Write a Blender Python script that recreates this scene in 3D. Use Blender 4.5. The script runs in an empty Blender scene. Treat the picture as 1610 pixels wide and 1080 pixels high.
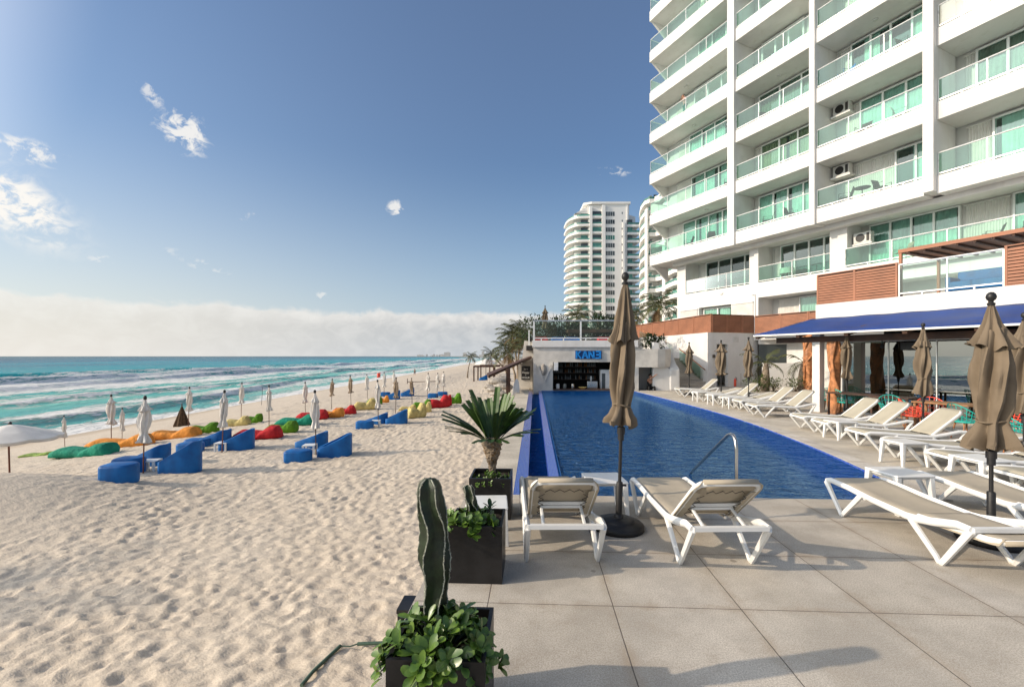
import bpy, bmesh, math, random
import numpy as np
from mathutils import Vector, Matrix, noise as mnoise
R = math.radians
random.seed(7)
rng = np.random.default_rng(7)
scene = bpy.context.scene
COL = scene.collection
# ---------------------------------------------------------------- camera
H = 1.95           # eye height over the deck
F = 716.0          # focal length in photograph pixels (1610 wide)
HY = 560.0         # horizon row
CX = 805.0
cd = bpy.data.cameras.new("camera"); cam = bpy.data.objects.new("camera", cd); COL.objects.link(cam)
cam.location = (0, 0, H); cam.rotation_euler = (R(90), 0, 0)
cd.sensor_width = 36.0; cd.lens = 36.0*F/1610.0
cd.shift_y = (HY-540.0)/1610.0
cd.clip_start = 0.05; cd.clip_end = 40000
scene.camera = cam
# ---------------------------------------------------------------- light
SUN_EL = R(24); SUN_BACK = R(11)        # from the left (the sea), a little behind the camera
sv = Vector((-math.cos(SUN_EL)*math.cos(SUN_BACK), -math.cos(SUN_EL)*math.sin(SUN_BACK), math.sin(SUN_EL)))
sl = bpy.data.lights.new("sun", 'SUN'); sl.energy = 3.55; sl.angle = R(0.6); sl.color = (1.0, 0.845, 0.665)
so = bpy.data.objects.new("sun", sl); COL.objects.link(so)
so.rotation_euler = (-sv).to_track_quat('-Z', 'Y').to_euler()
so.location = (-30, -5, 20)
vs = scene.view_settings
vs.view_transform = 'Standard'; vs.look = 'None'; vs.exposure = 0.22; vs.gamma = 1.0
try: vs.use_curve_mapping = False
except Exception: pass

# ---------------------------------------------------------------- node helpers
class NT:
    def __init__(s, tree): s.t = tree; s.n = tree.nodes; s.l = tree.links
    def new(s, typ, **kw):
        n = s.n.new(typ)
        for k, v in kw.items(): setattr(n, k, v)
        return n
    def link(s, a, b): s.l.new(a, b)
    def put(s, sock, v):
        if isinstance(v, bpy.types.NodeSocket): s.l.new(v, sock)
        elif v is not None:
            if isinstance(v, (tuple, list)) and len(v) == 3 and sock.type == 'RGBA': v = (*v, 1)
            sock.default_value = v
    def math(s, op, a, b=None, c=None, clamp=False):
        n = s.new('ShaderNodeMath', operation=op); n.use_clamp = clamp
        s.put(n.inputs[0], a)
        if b is not None: s.put(n.inputs[1], b)
        if c is not None: s.put(n.inputs[2], c)
        return n.outputs[0]
    def mix(s, f, a, b, blend='MIX'):
        n = s.new('ShaderNodeMix', data_type='RGBA', blend_type=blend)
        s.put(n.inputs[0], f); s.put(n.inputs[6], a); s.put(n.inputs[7], b)
        return n.outputs[2]
    def ramp(s, f, stops, interp='LINEAR'):
        n = s.new('ShaderNodeValToRGB'); n.color_ramp.interpolation = interp
        e = n.color_ramp.elements
        while len(e) < len(stops): e.new(0.5)
        for i, (p, c) in enumerate(stops):
            e[i].position = p
            e[i].color = (c, c, c, 1) if isinstance(c, (int, float)) else (*c, 1)
        s.put(n.inputs[0], f)
        return n.outputs[0]
    def noise(s, vec, scale, detail=3, rough=0.55, dist=0):
        n = s.new('ShaderNodeTexNoise'); s.put(n.inputs['Vector'], vec)
        n.inputs['Scale'].default_value = scale; n.inputs['Detail'].default_value = detail
        n.inputs['Roughness'].default_value = rough; n.inputs['Distortion'].default_value = dist
        return n.outputs[0]
    def maprange(s, v, a, b, c=0.0, d=1.0, smooth=True):
        n = s.new('ShaderNodeMapRange'); n.clamp = True
        if smooth: n.interpolation_type = 'SMOOTHSTEP'
        s.put(n.inputs['Value'], v)
        for k, x in (('From Min', a), ('From Max', b), ('To Min', c), ('To Max', d)): s.put(n.inputs[k], x)
        return n.outputs[0]
    def scalevec(s, vec, sc, loc=(0, 0, 0), rot=(0, 0, 0)):
        n = s.new('ShaderNodeMapping'); s.put(n.inputs[0], vec)
        n.inputs['Scale'].default_value = sc; n.inputs['Location'].default_value = loc; n.inputs['Rotation'].default_value = rot
        return n.outputs[0]
    def bump(s, h, strength=0.3, dist=0.02, normal=None):
        n = s.new('ShaderNodeBump'); s.put(n.inputs['Height'], h)
        n.inputs['Strength'].default_value = strength; n.inputs['Distance'].default_value = dist
        if normal is not None: s.put(n.inputs['Normal'], normal)
        return n.outputs[0]

# ---------------------------------------------------------------- sky
w = bpy.data.worlds.new("World"); scene.world = w; w.use_nodes = True
t = NT(w.node_tree); t.n.clear()
out = t.new('ShaderNodeOutputWorld'); bg = t.new('ShaderNodeBackground')
sky = t.new('ShaderNodeTexSky'); sky.sky_type = 'NISHITA'; sky.sun_disc = False
sky.sun_elevation = SUN_EL; sky.sun_rotation = math.atan2(sv.x, sv.y)
sky.altitude = 0; sky.air_density = 1.3; sky.dust_density = 1.6; sky.ozone_density = 2.2
tc = t.new('ShaderNodeTexCoord'); G = tc.outputs['Generated']
sep = t.new('ShaderNodeSeparateXYZ'); t.link(G, sep.inputs[0])
dx, dy, dz = sep.outputs
az = t.math('ARCTAN2', dx, dy)                      # 0 straight ahead, negative to the left
el = t.math('ARCSINE', dz)
comb = t.new('ShaderNodeCombineXYZ'); t.link(az, comb.inputs[0]); t.link(el, comb.inputs[1])
AE = comb.outputs[0]
# bank of cumulus low over the sea
prof = t.noise(t.scalevec(AE, (4.2, 0, 0)), 1.0, 6, 0.62)
puff = t.noise(t.scalevec(AE, (16, 28, 1)), 1.0, 7, 0.60, 0.4)
topl = t.math('ADD', t.math('MULTIPLY', prof, 0.045), t.math('MULTIPLY', puff, 0.040))
topl = t.math('ADD', topl, 0.054)
bank = t.maprange(t.math('SUBTRACT', topl, el), -0.003, 0.011)
bank = t.math('MULTIPLY', bank, t.maprange(el, -0.02, 0.0))
fade = t.maprange(az, -0.85, 0.0, 0.50, 0.88)
softb = t.maprange(el, 0.0, 0.09, 0.72, 1.0); fade = t.math('MULTIPLY', fade, softb)
bank = t.math('MULTIPLY', bank, fade)
bright = t.noise(t.scalevec(AE, (22, 34, 1), (3.1, 1.7, 0)), 1.0, 8, 0.62, 0.5)
rim = t.maprange(t.math('SUBTRACT', topl, el), 0.0, 0.045, 1.0, 0.0)
cf = t.math('ADD', t.math('MULTIPLY', t.maprange(bright, 0.36, 0.70), 0.42), t.math('MULTIPLY', rim, 0.62))
leftw = t.maprange(az, -0.85, -0.05, 1.0, 0.0)
ccool = t.mix(cf, (0.47, 0.47, 0.475), (0.80, 0.765, 0.72))
cwarm = t.mix(cf, (0.72, 0.64, 0.56), (0.88, 0.82, 0.75))
ccol = t.mix(leftw, ccool, cwarm)
# single small clouds
def puffc(azd, eld, ra, re, seed, tilt=0.0, thr=0.5, dens=1.0):
    a = t.math('SUBTRACT', az, R(azd)); e = t.math('SUBTRACT', el, R(eld))
    c_, s_ = math.cos(tilt), math.sin(tilt)
    a2 = t.math('ADD', t.math('MULTIPLY', a, c_), t.math('MULTIPLY', e, s_))
    e2 = t.math('SUBTRACT', t.math('MULTIPLY', e, c_), t.math('MULTIPLY', a, s_))
    q = t.math('ADD', t.math('POWER', t.math('ABSOLUTE', t.math('DIVIDE', a2, R(ra))), 2.0),
               t.math('POWER', t.math('ABSOLUTE', t.math('DIVIDE', e2, R(re))), 2.0))
    g = t.math('EXPONENT', t.math('MULTIPLY', q, -1.0))
    n = t.noise(t.scalevec(AE, (34, 46, 1), (seed, seed*1.7, 0)), 1.0, 9, 0.62, 0.5)
    v = t.math('MULTIPLY', g, t.maprange(n, 0.36, 0.66, 0.0, 1.5))
    return t.math('MULTIPLY', t.maprange(v, thr-0.38, thr+0.42), dens)
specs = [(-35.8, 21.7, 2.1, 1.7, 1.3, -0.35, 0.42, .85), (-38.4, 24.3, 1.3, .7, 2.2, -0.8, 0.5, .6),
         (-46.9, 17.1, 2.3, .9, 4.1, 0.0, 0.42, .75), (-47.8, 12.8, 3.4, 1.8, 5.9, -0.6, 0.25, .95),
         (-14.4, 17.4, 1.1, 1.0, 7.2, 0.6, 0.62, .8), (12.6, 21.6, 2.4, .6, 8.3, -0.1, 0.62, .5),
         (-30.2, 15.0, 1.2, .8, 3.3, 0, 0.7, .35), (-34.5, 9.5, 4.0, .7, 9.9, -0.35, 0.62, .35), (-22.6, 6.9, .8, .8, 6.1, 0, .66, .5),
         (-42.0, 9.0, 1.2, .5, 2.9, 0, .66, .4)]
m = None
for sp in specs:
    v = puffc(*sp); m = v if m is None else t.math('MAXIMUM', m, v)
SKYK = 0.092
skyc = t.mix(1.0, sky.outputs[0], (SKYK*0.52, SKYK*0.85, SKYK*1.20), 'MULTIPLY')
# thin bright veil towards the sun side and the horizon
veil = t.math('MULTIPLY', t.maprange(az, -1.9, 0.25, 1.0, 0.0), t.maprange(el, 0.0, 0.95, 1.0, 0.0))
skyc = t.mix(t.math('MULTIPLY', veil, 0.34), skyc, (0.78, 0.80, 0.80))
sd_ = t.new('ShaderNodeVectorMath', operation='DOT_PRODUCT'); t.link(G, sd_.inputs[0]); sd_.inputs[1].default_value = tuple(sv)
fill_glow = t.math('POWER', t.maprange(sd_.outputs['Value'], 0.60, 1.0, 0.0, 1.0, False), 1.7)
skyc = t.mix(1.0, skyc, t.mix(fill_glow, (0, 0, 0), (2.9, 2.65, 2.3)), 'ADD')  # glow round the sun, added to the sky to lift the fill light
low = t.math('POWER', t.maprange(el, 0.0, 0.42, 1.0, 0.0, False), 1.7)
lowc = t.mix(t.maprange(az, -1.0, 0.15, 1.0, 0.0), (0.44, 0.56, 0.69), (0.84, 0.82, 0.77))
skyc = t.mix(t.math('MULTIPLY', low, 0.86), skyc, lowc)
skyc = t.mix(m, skyc, (0.86, 0.83, 0.78))
skyc = t.mix(bank, skyc, ccol)
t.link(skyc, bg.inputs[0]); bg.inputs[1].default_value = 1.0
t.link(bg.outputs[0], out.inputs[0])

# ---------------------------------------------------------------- materials
MATS = {}
def mat(name, col, rough=0.6, var=0.12, scale=4.0, bump=0.0, bscale=30.0, metal=0.0, spec=0.4, trans=0.0, coat=0.0, col2=None, bd=0.01):
    if name in MATS: return MATS[name]
    m = bpy.data.materials.new(name); m.use_nodes = True
    t = NT(m.node_tree); b = t.n['Principled BSDF']
    tc = t.new('ShaderNodeTexCoord'); V = tc.outputs['Object']
    n = t.noise(V, scale, 5, 0.6)
    f = t.maprange(n, 0.3, 0.7)
    c2 = col2 if col2 else tuple(max(0, c*(1-var*2)) for c in col)
    t.put(b.inputs['Base Color'], t.mix(f, c2, tuple(min(1, c*(1+var*0.5)) for c in col)))
    t.put(b.inputs['Roughness'], t.maprange(n, 0.2, 0.8, rough-0.06, min(1, rough+0.06)))
    b.inputs['Metallic'].default_value = metal
    b.inputs['Specular IOR Level'].default_value = spec
    if coat: b.inputs['Coat Weight'].default_value = coat; b.inputs['Coat Roughness'].default_value = 0.12
    if bump:
        t.link(t.bump(t.noise(V, bscale, 4, 0.6), bump, bd), b.inputs['Normal'])
    MATS[name] = m
    if name == 'white_wall':
        drip = t.noise(t.scalevec(V, (2.2, 2.2, 0.16)), 1.0, 5, 0.7); old = b.inputs['Base Color'].links[0].from_socket
        c3 = t.mix(t.maprange(drip, 0.52, 0.74, 0.0, 0.55), old, (col[0]*0.80, col[1]*0.77, col[2]*0.72)); t.link(c3, b.inputs['Base Color'])
    return m
def glass_mat(name, tint, rough=0.02, refl=1.0, facing=None):
    """thin tinted glass: tinted see-through plus a mirror reflection by Fresnel"""
    m = bpy.data.materials.new(name); m.use_nodes = True
    t = NT(m.node_tree); t.n.clear()
    o = t.new('ShaderNodeOutputMaterial'); tr = t.new('ShaderNodeBsdfTransparent'); gl = t.new('ShaderNodeBsdfGlossy')
    tr.inputs[0].default_value = (*tint, 1); gl.inputs['Roughness'].default_value = rough
    gl.inputs['Color'].default_value = (0.92, 0.97, 0.95, 1)
    fr = t.new('ShaderNodeFresnel'); fr.inputs[0].default_value = 1.45
    f = t.math('MULTIPLY', fr.outputs[0], refl, clamp=True)
    if facing: f = t.math('MAXIMUM', f, facing)
    mx = t.new('ShaderNodeMixShader'); t.put(mx.inputs[0], f)
    t.link(tr.outputs[0], mx.inputs[1]); t.link(gl.outputs[0], mx.inputs[2]); t.link(mx.outputs[0], o.inputs[0])
    MATS[name] = m
    return m

M = MATS
mat('white_wall', (0.69, 0.675, 0.65), 0.75, 0.05, 0.35, 0.05, 12, col2=(0.58, 0.565, 0.54))
mat('tower_wall', (0.78, 0.76, 0.72), 0.8, 0.05, 0.05)
mat('bar_wall', (0.60, 0.56, 0.50), 0.8, 0.16, 0.8, 0.15, 9)
mat('white_plastic', (0.74, 0.735, 0.71), 0.35, 0.03, 3, spec=0.5)
mat('white_frame', (0.80, 0.80, 0.78), 0.4, 0.03, 3)
mat('rail_metal', (0.74, 0.74, 0.72), 0.3, 0.05, 3, metal=0.3)
mat('corrugated', (0.74, 0.72, 0.68), 0.6, 0.06, 1.5)
mat('sling', (0.43, 0.37, 0.28), 0.85, 0.05, 3, 0.25, 260, bd=0.002)
mat('sling_far', (0.39, 0.355, 0.275), 0.85, 0.05, 3)
mat('taupe_cloth', (0.185, 0.143, 0.10), 0.92, 0.10, 2.5, 0.25, 200, spec=0.1, bd=0.002)
mat('beige_cloth', (0.42, 0.33, 0.24), 0.9, 0.08, 2.5, spec=0.1)
mat('white_cloth', (0.76, 0.72, 0.66), 0.9, 0.08, 2.0, 0.2, 40, spec=0.1)
mat('black_metal', (0.018, 0.017, 0.017), 0.45, 0.1, 8)
mat('black_base', (0.014, 0.013, 0.013), 0.5, 0.2, 10, 0.2, 60)
mat('planter_black', (0.016, 0.015, 0.015), 0.42, 0.35, 3, 0.15, 25, spec=0.35)
mat('wood_pole', (0.16, 0.055, 0.03), 0.6, 0.2, 8)
mat('dark_wood', (0.085, 0.04, 0.024), 0.65, 0.3, 2.0, 0.3, 20)
mat('slat_wood', (0.35, 0.15, 0.083), 0.6, 0.12, 1.2)
mat('trunk_wood', (0.46, 0.19, 0.075), 0.55, 0.3, 5, 0.4, 25)
mat('blue_plastic', (0.004, 0.125, 0.38), 0.5, 0.12, 3, spec=0.3, col2=(.006,.085,.28))
mat('awning_blue', (0.012, 0.048, 0.215), 0.7, 0.12, 1.2, spec=0.3)
mat('sign_blue', (0.01, 0.22, 0.62), 0.5, 0.1, 3)
mat('soil', (0.03, 0.022, 0.016), 0.95, 0.3, 20, 0.6, 60)
mat('leaf', (0.10, 0.165, 0.02), 0.38, 0.30, 14, spec=0.5, col2=(0.045, 0.10, 0.012))
mat('leaf_dark', (0.030, 0.068, 0.012), 0.42, 0.25, 9, spec=0.45, col2=(0.012, 0.03, 0.007))
mat('palm_leaf', (0.095, 0.095, 0.028), 0.5, 0.3, 1.5, col2=(0.035, 0.05, 0.015))
mat('palm_dry', (0.26, 0.16, 0.075), 0.8, 0.3, 1.5)
mat('palm_trunk', (0.27, 0.21, 0.15), 0.9, 0.3, 6, 0.5, 18)
mat('hedge', (0.03, 0.06, 0.015), 0.6, 0.3, 2)
mat('cactus', (0.016, 0.030, 0.010), 0.5, 0.3, 18, 0.2, 60)
mat('cactus_rib', (0.42, 0.42, 0.33), 0.8, 0.3, 60)
mat('steel', (0.55, 0.52, 0.48), 0.22, 0.05, 4, metal=1.0)
mat('teal_wire', (0.02, 0.40, 0.33), 0.4, 0.06, 4)
mat('coral_wire', (0.80, 0.10, 0.055), 0.4, 0.06, 4)
mat('curtain_teal', (0.60, 0.67, 0.64), 0.9, 0.1, 2)
mat('curtain_white', (0.66, 0.68, 0.64), 0.9, 0.06, 2)
mat('curtain_grey', (0.34, 0.31, 0.27), 0.9, 0.15, 2)
mat('curtain_beige', (0.50, 0.42, 0.30), 0.9, 0.1, 2)
mat('room_shade_paint', (0.035, 0.055, 0.055), 0.8, 0.2, 1)
mat('dark_chair', (0.055, 0.05, 0.045), 0.6, 0.1, 4)
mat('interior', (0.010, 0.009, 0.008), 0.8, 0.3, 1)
mat('thatch', (0.12, 0.07, 0.035), 0.95, 0.3, 12, 0.6, 60)
mat('skin', (0.42, 0.22, 0.14), 0.6, 0.08, 10)
mat('red', (0.48, 0.03, 0.02), 0.4, 0.1, 6)
mat('stone', (0.40, 0.36, 0.31), 0.85, 0.25, 3, 0.3, 12)
mat('bottle_clear', (0.16, 0.17, 0.16), 0.15, 0.2, 30, spec=0.8)
mat('bottle_amber', (0.20, 0.08, 0.02), 0.2, 0.2, 30, spec=0.8)
mat('ac_grey', (0.60, 0.59, 0.56), 0.5, 0.06, 4)
mat('hose', (0.07, 0.12, 0.08), 0.5, 0.1, 20)
mat('tower_glass', (0.10, 0.30, 0.24), 0.25, 0.35, 0.12, spec=0.8)
mat('tower_dark', (0.07, 0.085, 0.085), 0.3, 0.3, 0.2, spec=0.8)
for nm, c in (('bag_teal', (0.02, 0.27, 0.17)), ('bag_orange', (0.78, 0.30, 0.055)), ('bag_green', (0.10, 0.25, 0.015)),
              ('bag_yellow', (0.62, 0.50, 0.20)), ('bag_red', (0.50, 0.025, 0.03)), ('bag_lime', (0.30, 0.42, 0.10))):
    mat(nm, c, 0.8, 0.16, 2.2, 0.9, 8, spec=0.2, bd=0.07)
glass_mat('rail_glass', (0.50, 0.80, 0.69), 0.02, 1.7)
glass_mat('rail_frost', (0.80, 0.84, 0.80), 0.15, 2.2)
glass_mat('window_glass', (0.62, 0.85, 0.78), 0.02, 2.2)
glass_mat('shop_glass', (0.14, 0.24, 0.22), 0.01, 3.0, facing=0.30)
glass_mat('terrace_glass', (0.55, 0.74, 0.66), 0.02, 1.3)

# ---------------------------------------------------------------- mesh builder
class MB:
    def __init__(s): s.v = []; s.f = []
    def add(s, vs, fs):
        o = len(s.v); s.v += [tuple(p) for p in vs]; s.f += [tuple(i+o for i in f) for f in fs]
        return s
    def box(s, c, d, rz=0.0, mtx=None):
        x, y, z = d[0]/2, d[1]/2, d[2]/2
        vs = [Vector((a*x, b*y, g*z)) for a in (-1, 1) for b in (-1, 1) for g in (-1, 1)]
        if rz: 
            q = Matrix.Rotation(rz, 3, 'Z'); vs = [q@v for v in vs]
        if mtx is not None: vs = [mtx@v for v in vs]
        c = Vector(c); vs = [v+c for v in vs]
        return s.add(vs, [(0,1,3,2),(4,6,7,5),(0,4,5,1),(2,3,7,6),(0,2,6,4),(1,5,7,3)])
    def b2(s, x0, x1, y0, y1, z0, z1):
        return s.box(((x0+x1)/2, (y0+y1)/2, (z0+z1)/2), (abs(x1-x0), abs(y1-y0), abs(z1-z0)))
    def beam(s, a, b, wd, ht, up=(0, 0, 1)):
        a = Vector(a); b = Vector(b); d = (b-a); L = d.length; d.normalize()
        u = Vector(up); sd = d.cross(u)
        if sd.length < 1e-4: sd = Vector((1, 0, 0))
        sd.normalize(); u = sd.cross(d)
        vs = []
        for p in (a, b):
            for i, j in ((-1,-1),(1,-1),(1,1),(-1,1)): vs.append(p+sd*(i*wd/2)+u*(j*ht/2))
        return s.add(vs, [(3,2,1,0),(4,5,6,7),(0,1,5,4),(1,2,6,5),(2,3,7,6),(3,0,4,7)])
    def tube(s, pts, r, n=8, closed=False, caps=True, flat=1.0):
        pts = [Vector(p) for p in pts]; k = len(pts)
        rs = r if isinstance(r, (list, tuple)) else [r]*k
        rings = []; prev = None
        for i, p in enumerate(pts):
            if closed: d = pts[(i+1) % k]-pts[(i-1) % k]
            else: d = pts[min(i+1, k-1)]-pts[max(i-1, 0)]
            d.normalize()
            if prev is None:
                a = Vector((0, 0, 1)) if abs(d.z) < 0.9 else Vector((1, 0, 0))
                u = d.cross(a).normalized()
            else:
                u = (prev-d*prev.dot(d))
                u = u.normalized() if u.length > 1e-6 else d.orthogonal().normalized()
            prev = u; v = d.cross(u)
            rings.append([p+(u*math.cos(2*math.pi*j/n)+v*math.sin(2*math.pi*j/n)*flat)*rs[i] for j in range(n)])
        return s.loft(rings, closed=closed, caps=caps and not closed)
    def loft(s, rings, closed=False, caps=True):
        n = len(rings[0]); k = len(rings); vs = [p for r in rings for p in r]; fs = []
        for i in range(k if closed else k-1):
            a = i*n; b = ((i+1) % k)*n
            for j in range(n): fs.append((a+j, a+(j+1) % n, b+(j+1) % n, b+j))
        if caps:
            fs.append(tuple(range(n-1, -1, -1))); fs.append(tuple(range((k-1)*n, k*n)))
        return s.add(vs, fs)
    def lathe(s, prof, n=20, c=(0, 0, 0)):
        cx, cy, cz = c
        return s.loft([[(cx+r*math.cos(2*math.pi*j/n), cy+r*math.sin(2*math.pi*j/n), cz+z) for j in range(n)] for r, z in prof])
    def prism(s, poly, z0, z1):
        n = len(poly)
        vs = [(x, y, z0) for x, y in poly]+[(x, y, z1) for x, y in poly]
        return s.add(vs, [tuple(range(n-1, -1, -1)), tuple(range(n, 2*n))]+[(i, (i+1) % n, n+(i+1) % n, n+i) for i in range(n)])
    def xz(s, poly, y0, y1):         # polygon in x-z extruded along y
        n = len(poly)
        vs = [(x, y0, z) for x, z in poly]+[(x, y1, z) for x, z in poly]
        return s.add(vs, [tuple(range(n)), tuple(range(2*n-1, n-1, -1))]+[(i, n+i, n+(i+1) % n, (i+1) % n) for i in range(n)])
    def yz(s, poly, x0, x1):
        n = len(poly)
        vs = [(x0, y, z) for y, z in poly]+[(x1, y, z) for y, z in poly]
        return s.add(vs, [tuple(range(n-1, -1, -1)), tuple(range(n, 2*n))]+[(i, (i+1) % n, n+(i+1) % n, n+i) for i in range(n)])
    def xform(s, mtx): s.v = [tuple(mtx@Vector(p)) for p in s.v]; return s
    def build(s, name, m, parent=None, smooth=False, bevel=0.0, seg=2, sub=0, solid=0.0, fix=True):
        me = bpy.data.meshes.new(name); me.from_pydata(s.v, [], s.f); me.update()
        if fix and len(s.f) < 60000:
            b = bmesh.new(); b.from_mesh(me); bmesh.ops.recalc_face_normals(b, faces=b.faces); b.to_mesh(me); b.free()
        me.materials.append(M[m] if isinstance(m, str) else m)
        o = bpy.data.objects.new(name, me); COL.objects.link(o)
        if parent: o.parent = parent
        if smooth:
            me.polygons.foreach_set('use_smooth', [True]*len(me.polygons)); me.set_sharp_from_angle(angle=R(52))
        if solid:
            q = o.modifiers.new('solid', 'SOLIDIFY'); q.thickness = solid; q.offset = 0
        if bevel:
            q = o.modifiers.new('bevel', 'BEVEL'); q.width = bevel; q.segments = seg; q.limit_method = 'ANGLE'; q.angle_limit = R(40)
            me.polygons.foreach_set('use_smooth', [True]*len(me.polygons))
            q2 = o.modifiers.new('wn', 'WEIGHTED_NORMAL')
        if sub:
            q = o.modifiers.new('sub', 'SUBSURF'); q.levels = sub; q.render_levels = sub
        return o
def tag(o, label=None, cat=None, group=None, kind=None):
    if label: o['label'] = label
    if cat: o['category'] = cat
    if group: o['group'] = group
    if kind: o['kind'] = kind
    return o
def thing(name, label, cat, loc=(0, 0, 0), rz=0.0, group=None):
    o = bpy.data.objects.new(name, None); COL.objects.link(o); o.location = loc; o.rotation_euler = (0, 0, rz)
    o.empty_display_size = 0.2
    return tag(o, label, cat, group)
def copy_tree(o, parent=None):
    c = o.copy(); COL.objects.link(c)
    if parent: c.parent = parent
    for ch in list(o.children): copy_tree(ch, c)
    return c
class Proto:
    """first placement uses the built object, the next ones are copies of it and its parts"""
    def __init__(s, root): s.root = root; s.used = False; s.sc = tuple(root.scale)
    def place(s, loc, rz=0.0, label=None, group=None, sc=1.0, tilt=(0, 0)):
        o = copy_tree(s.root) if s.used else s.root
        s.used = True
        o.location = loc; o.rotation_euler = (tilt[0], tilt[1], rz); o.scale = (sc, sc, sc) if not isinstance(sc, tuple) else sc
        if label: o['label'] = label
        if group: o['group'] = group
        return o
# photograph pixel + height -> world point; used to measure where each thing stands
def G0(px, py, z=0.0):
    Y = (H-z)*F/(py-HY); return Vector(((px-CX)/F*Y, Y, z))
DA = math.atan(35/716.0)                 # the deck axis runs 2.8 degrees to the right of the view
def DK(x, y, z=0.0):
    c, s_ = math.cos(DA), math.sin(DA); return Vector((x*c+y*s_, -x*s_+y*c, z))
def toDK(p):
    c, s_ = math.cos(DA), math.sin(DA); return (p[0]*c-p[1]*s_, p[0]*s_+p[1]*c)
def fbm(x, y, s=1.0, o=4, seed=0.0):
    return mnoise.fractal(Vector((x*s+seed, y*s-seed, seed*0.37)), 1.0, 2.0, o)
# ================================================================ ground, beach, sea
def vnoise(x, y, seed=0):
    xi = np.floor(x).astype(np.int64); yi = np.floor(y).astype(np.int64); fx = x-xi; fy = y-yi
    def h(a, b):
        n = (a*374761393+b*668265263+seed*1442695041) & 0xffffffff
        n = ((n ^ (n >> 13))*1274126177) & 0xffffffff
        return ((n ^ (n >> 16)) & 0xffff)/65535.0
    u = fx*fx*(3-2*fx); v = fy*fy*(3-2*fy)
    return (h(xi, yi)*(1-u)+h(xi+1, yi)*u)*(1-v)+(h(xi, yi+1)*(1-u)+h(xi+1, yi+1)*u)*v
def nfbm(x, y, o=4, seed=0):
    a = 0; s_ = 0.5
    for i in range(o): a = a+s_*vnoise(x*2**i, y*2**i, seed+i*17); s_ *= 0.5
    return a
def dimples(x, y, cell, seed, rad=0.42, asp=1.5):
    """one trodden hollow with a pushed-up rim in every cell"""
    xi = np.floor(x/cell).astype(np.int64); yi = np.floor(y/cell).astype(np.int64); out = np.zeros_like(x)
    for dx in (-1, 0, 1):
        for dy in (-1, 0, 1):
            a = xi+dx; b = yi+dy
            def h(k):
                n = (a*374761393+b*668265263+(seed+k)*1442695041) & 0xffffffff
                n = ((n ^ (n >> 13))*1274126177) & 0xffffffff
                return ((n ^ (n >> 16)) & 0xffff)/65535.0
            cx = (a+h(1))*cell; cy = (b+h(2))*cell; th = h(3)*3.14159; sz = cell*rad*(0.55+0.75*h(4)); amp = 0.35+0.65*h(5)
            ux = (x-cx)*np.cos(th)+(y-cy)*np.sin(th); uy = -(x-cx)*np.sin(th)+(y-cy)*np.cos(th)
            d2 = (ux/(sz*asp))**2+(uy/sz)**2
            out += amp*(-np.exp(-d2*1.6)+0.55*np.exp(-((np.sqrt(d2)-1.35)**2)*7))
    return out
SHORE = -30.0
SEA_Z = -3.4
def sand_base(X, Y):
    X = np.asarray(X, float); Y = np.asarray(Y, float)
    t_ = np.clip((-X-12.0)/18.0, 0, 2.0)
    z = -1.78-1.62*t_**1.05
    mound = 1.0*np.exp(-(((X+13.6)/3.9)**2+((Y-10.7)/2.3)**2))
    z = z+mound
    z = z+0.16*(nfbm(X*0.12+5, Y*0.12, 3, 3)-0.45)*np.clip((X+32)/6, 0, 1)
    # the beach climbs inland past the terrace end
    z = z+np.clip((X+8)/14, 0, 1)*np.clip((Y-30)/20, 0, 1)*0.9
    return z
def sand_z(X, Y): return float(sand_base(np.array([X]), np.array([Y]))[0])
def GS(px, py):
    """photograph pixel -> point on the beach"""
    z = -1.8
    for i in range(25):
        p = G0(px, py, z); z = 0.5*z+0.5*sand_z(p.x, p.y)
    p = G0(px, py, z); return Vector((p.x, p.y, sand_z(p.x, p.y)))
def graded(a, b, s0, g):
    """positions from a to b, step s0 growing with distance from a"""
    o = [a]; st = s0; d = 1 if b > a else -1
    while (b-o[-1])*d > 0:
        o.append(o[-1]+d*st); st = max(s0, abs(o[-1]-a)*g)
    return o
def grid_mesh(name, xs, ys, zf, m, smooth=True):
    X, Y = np.meshgrid(np.array(xs), np.array(ys)); Z = zf(X, Y)
    nx, ny = len(xs), len(ys)
    v = np.stack([X.ravel(), Y.ravel(), Z.ravel()], 1)
    i = np.arange((ny-1)*(nx-1)); r = i//(nx-1); c = i % (nx-1); a = r*nx+c
    f = np.stack([a, a+1, a+nx+1, a+nx], 1)
    me = bpy.data.meshes.new(name)
    me.vertices.add(len(v)); me.vertices.foreach_set('co', v.ravel())
    me.loops.add(len(f)*4); me.loops.foreach_set('vertex_index', f.ravel().astype(np.int32))
    me.polygons.add(len(f)); me.polygons.foreach_set('loop_start', (np.arange(len(f))*4).astype(np.int32))
    me.polygons.foreach_set('loop_total', np.full(len(f), 4, np.int32))
    me.polygons.foreach_set('use_smooth', np.full(len(f), smooth))
    me.update(calc_edges=True); me.validate()
    me.materials.append(m); o = bpy.data.objects.new(name, me); COL.objects.link(o)
    return o
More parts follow.
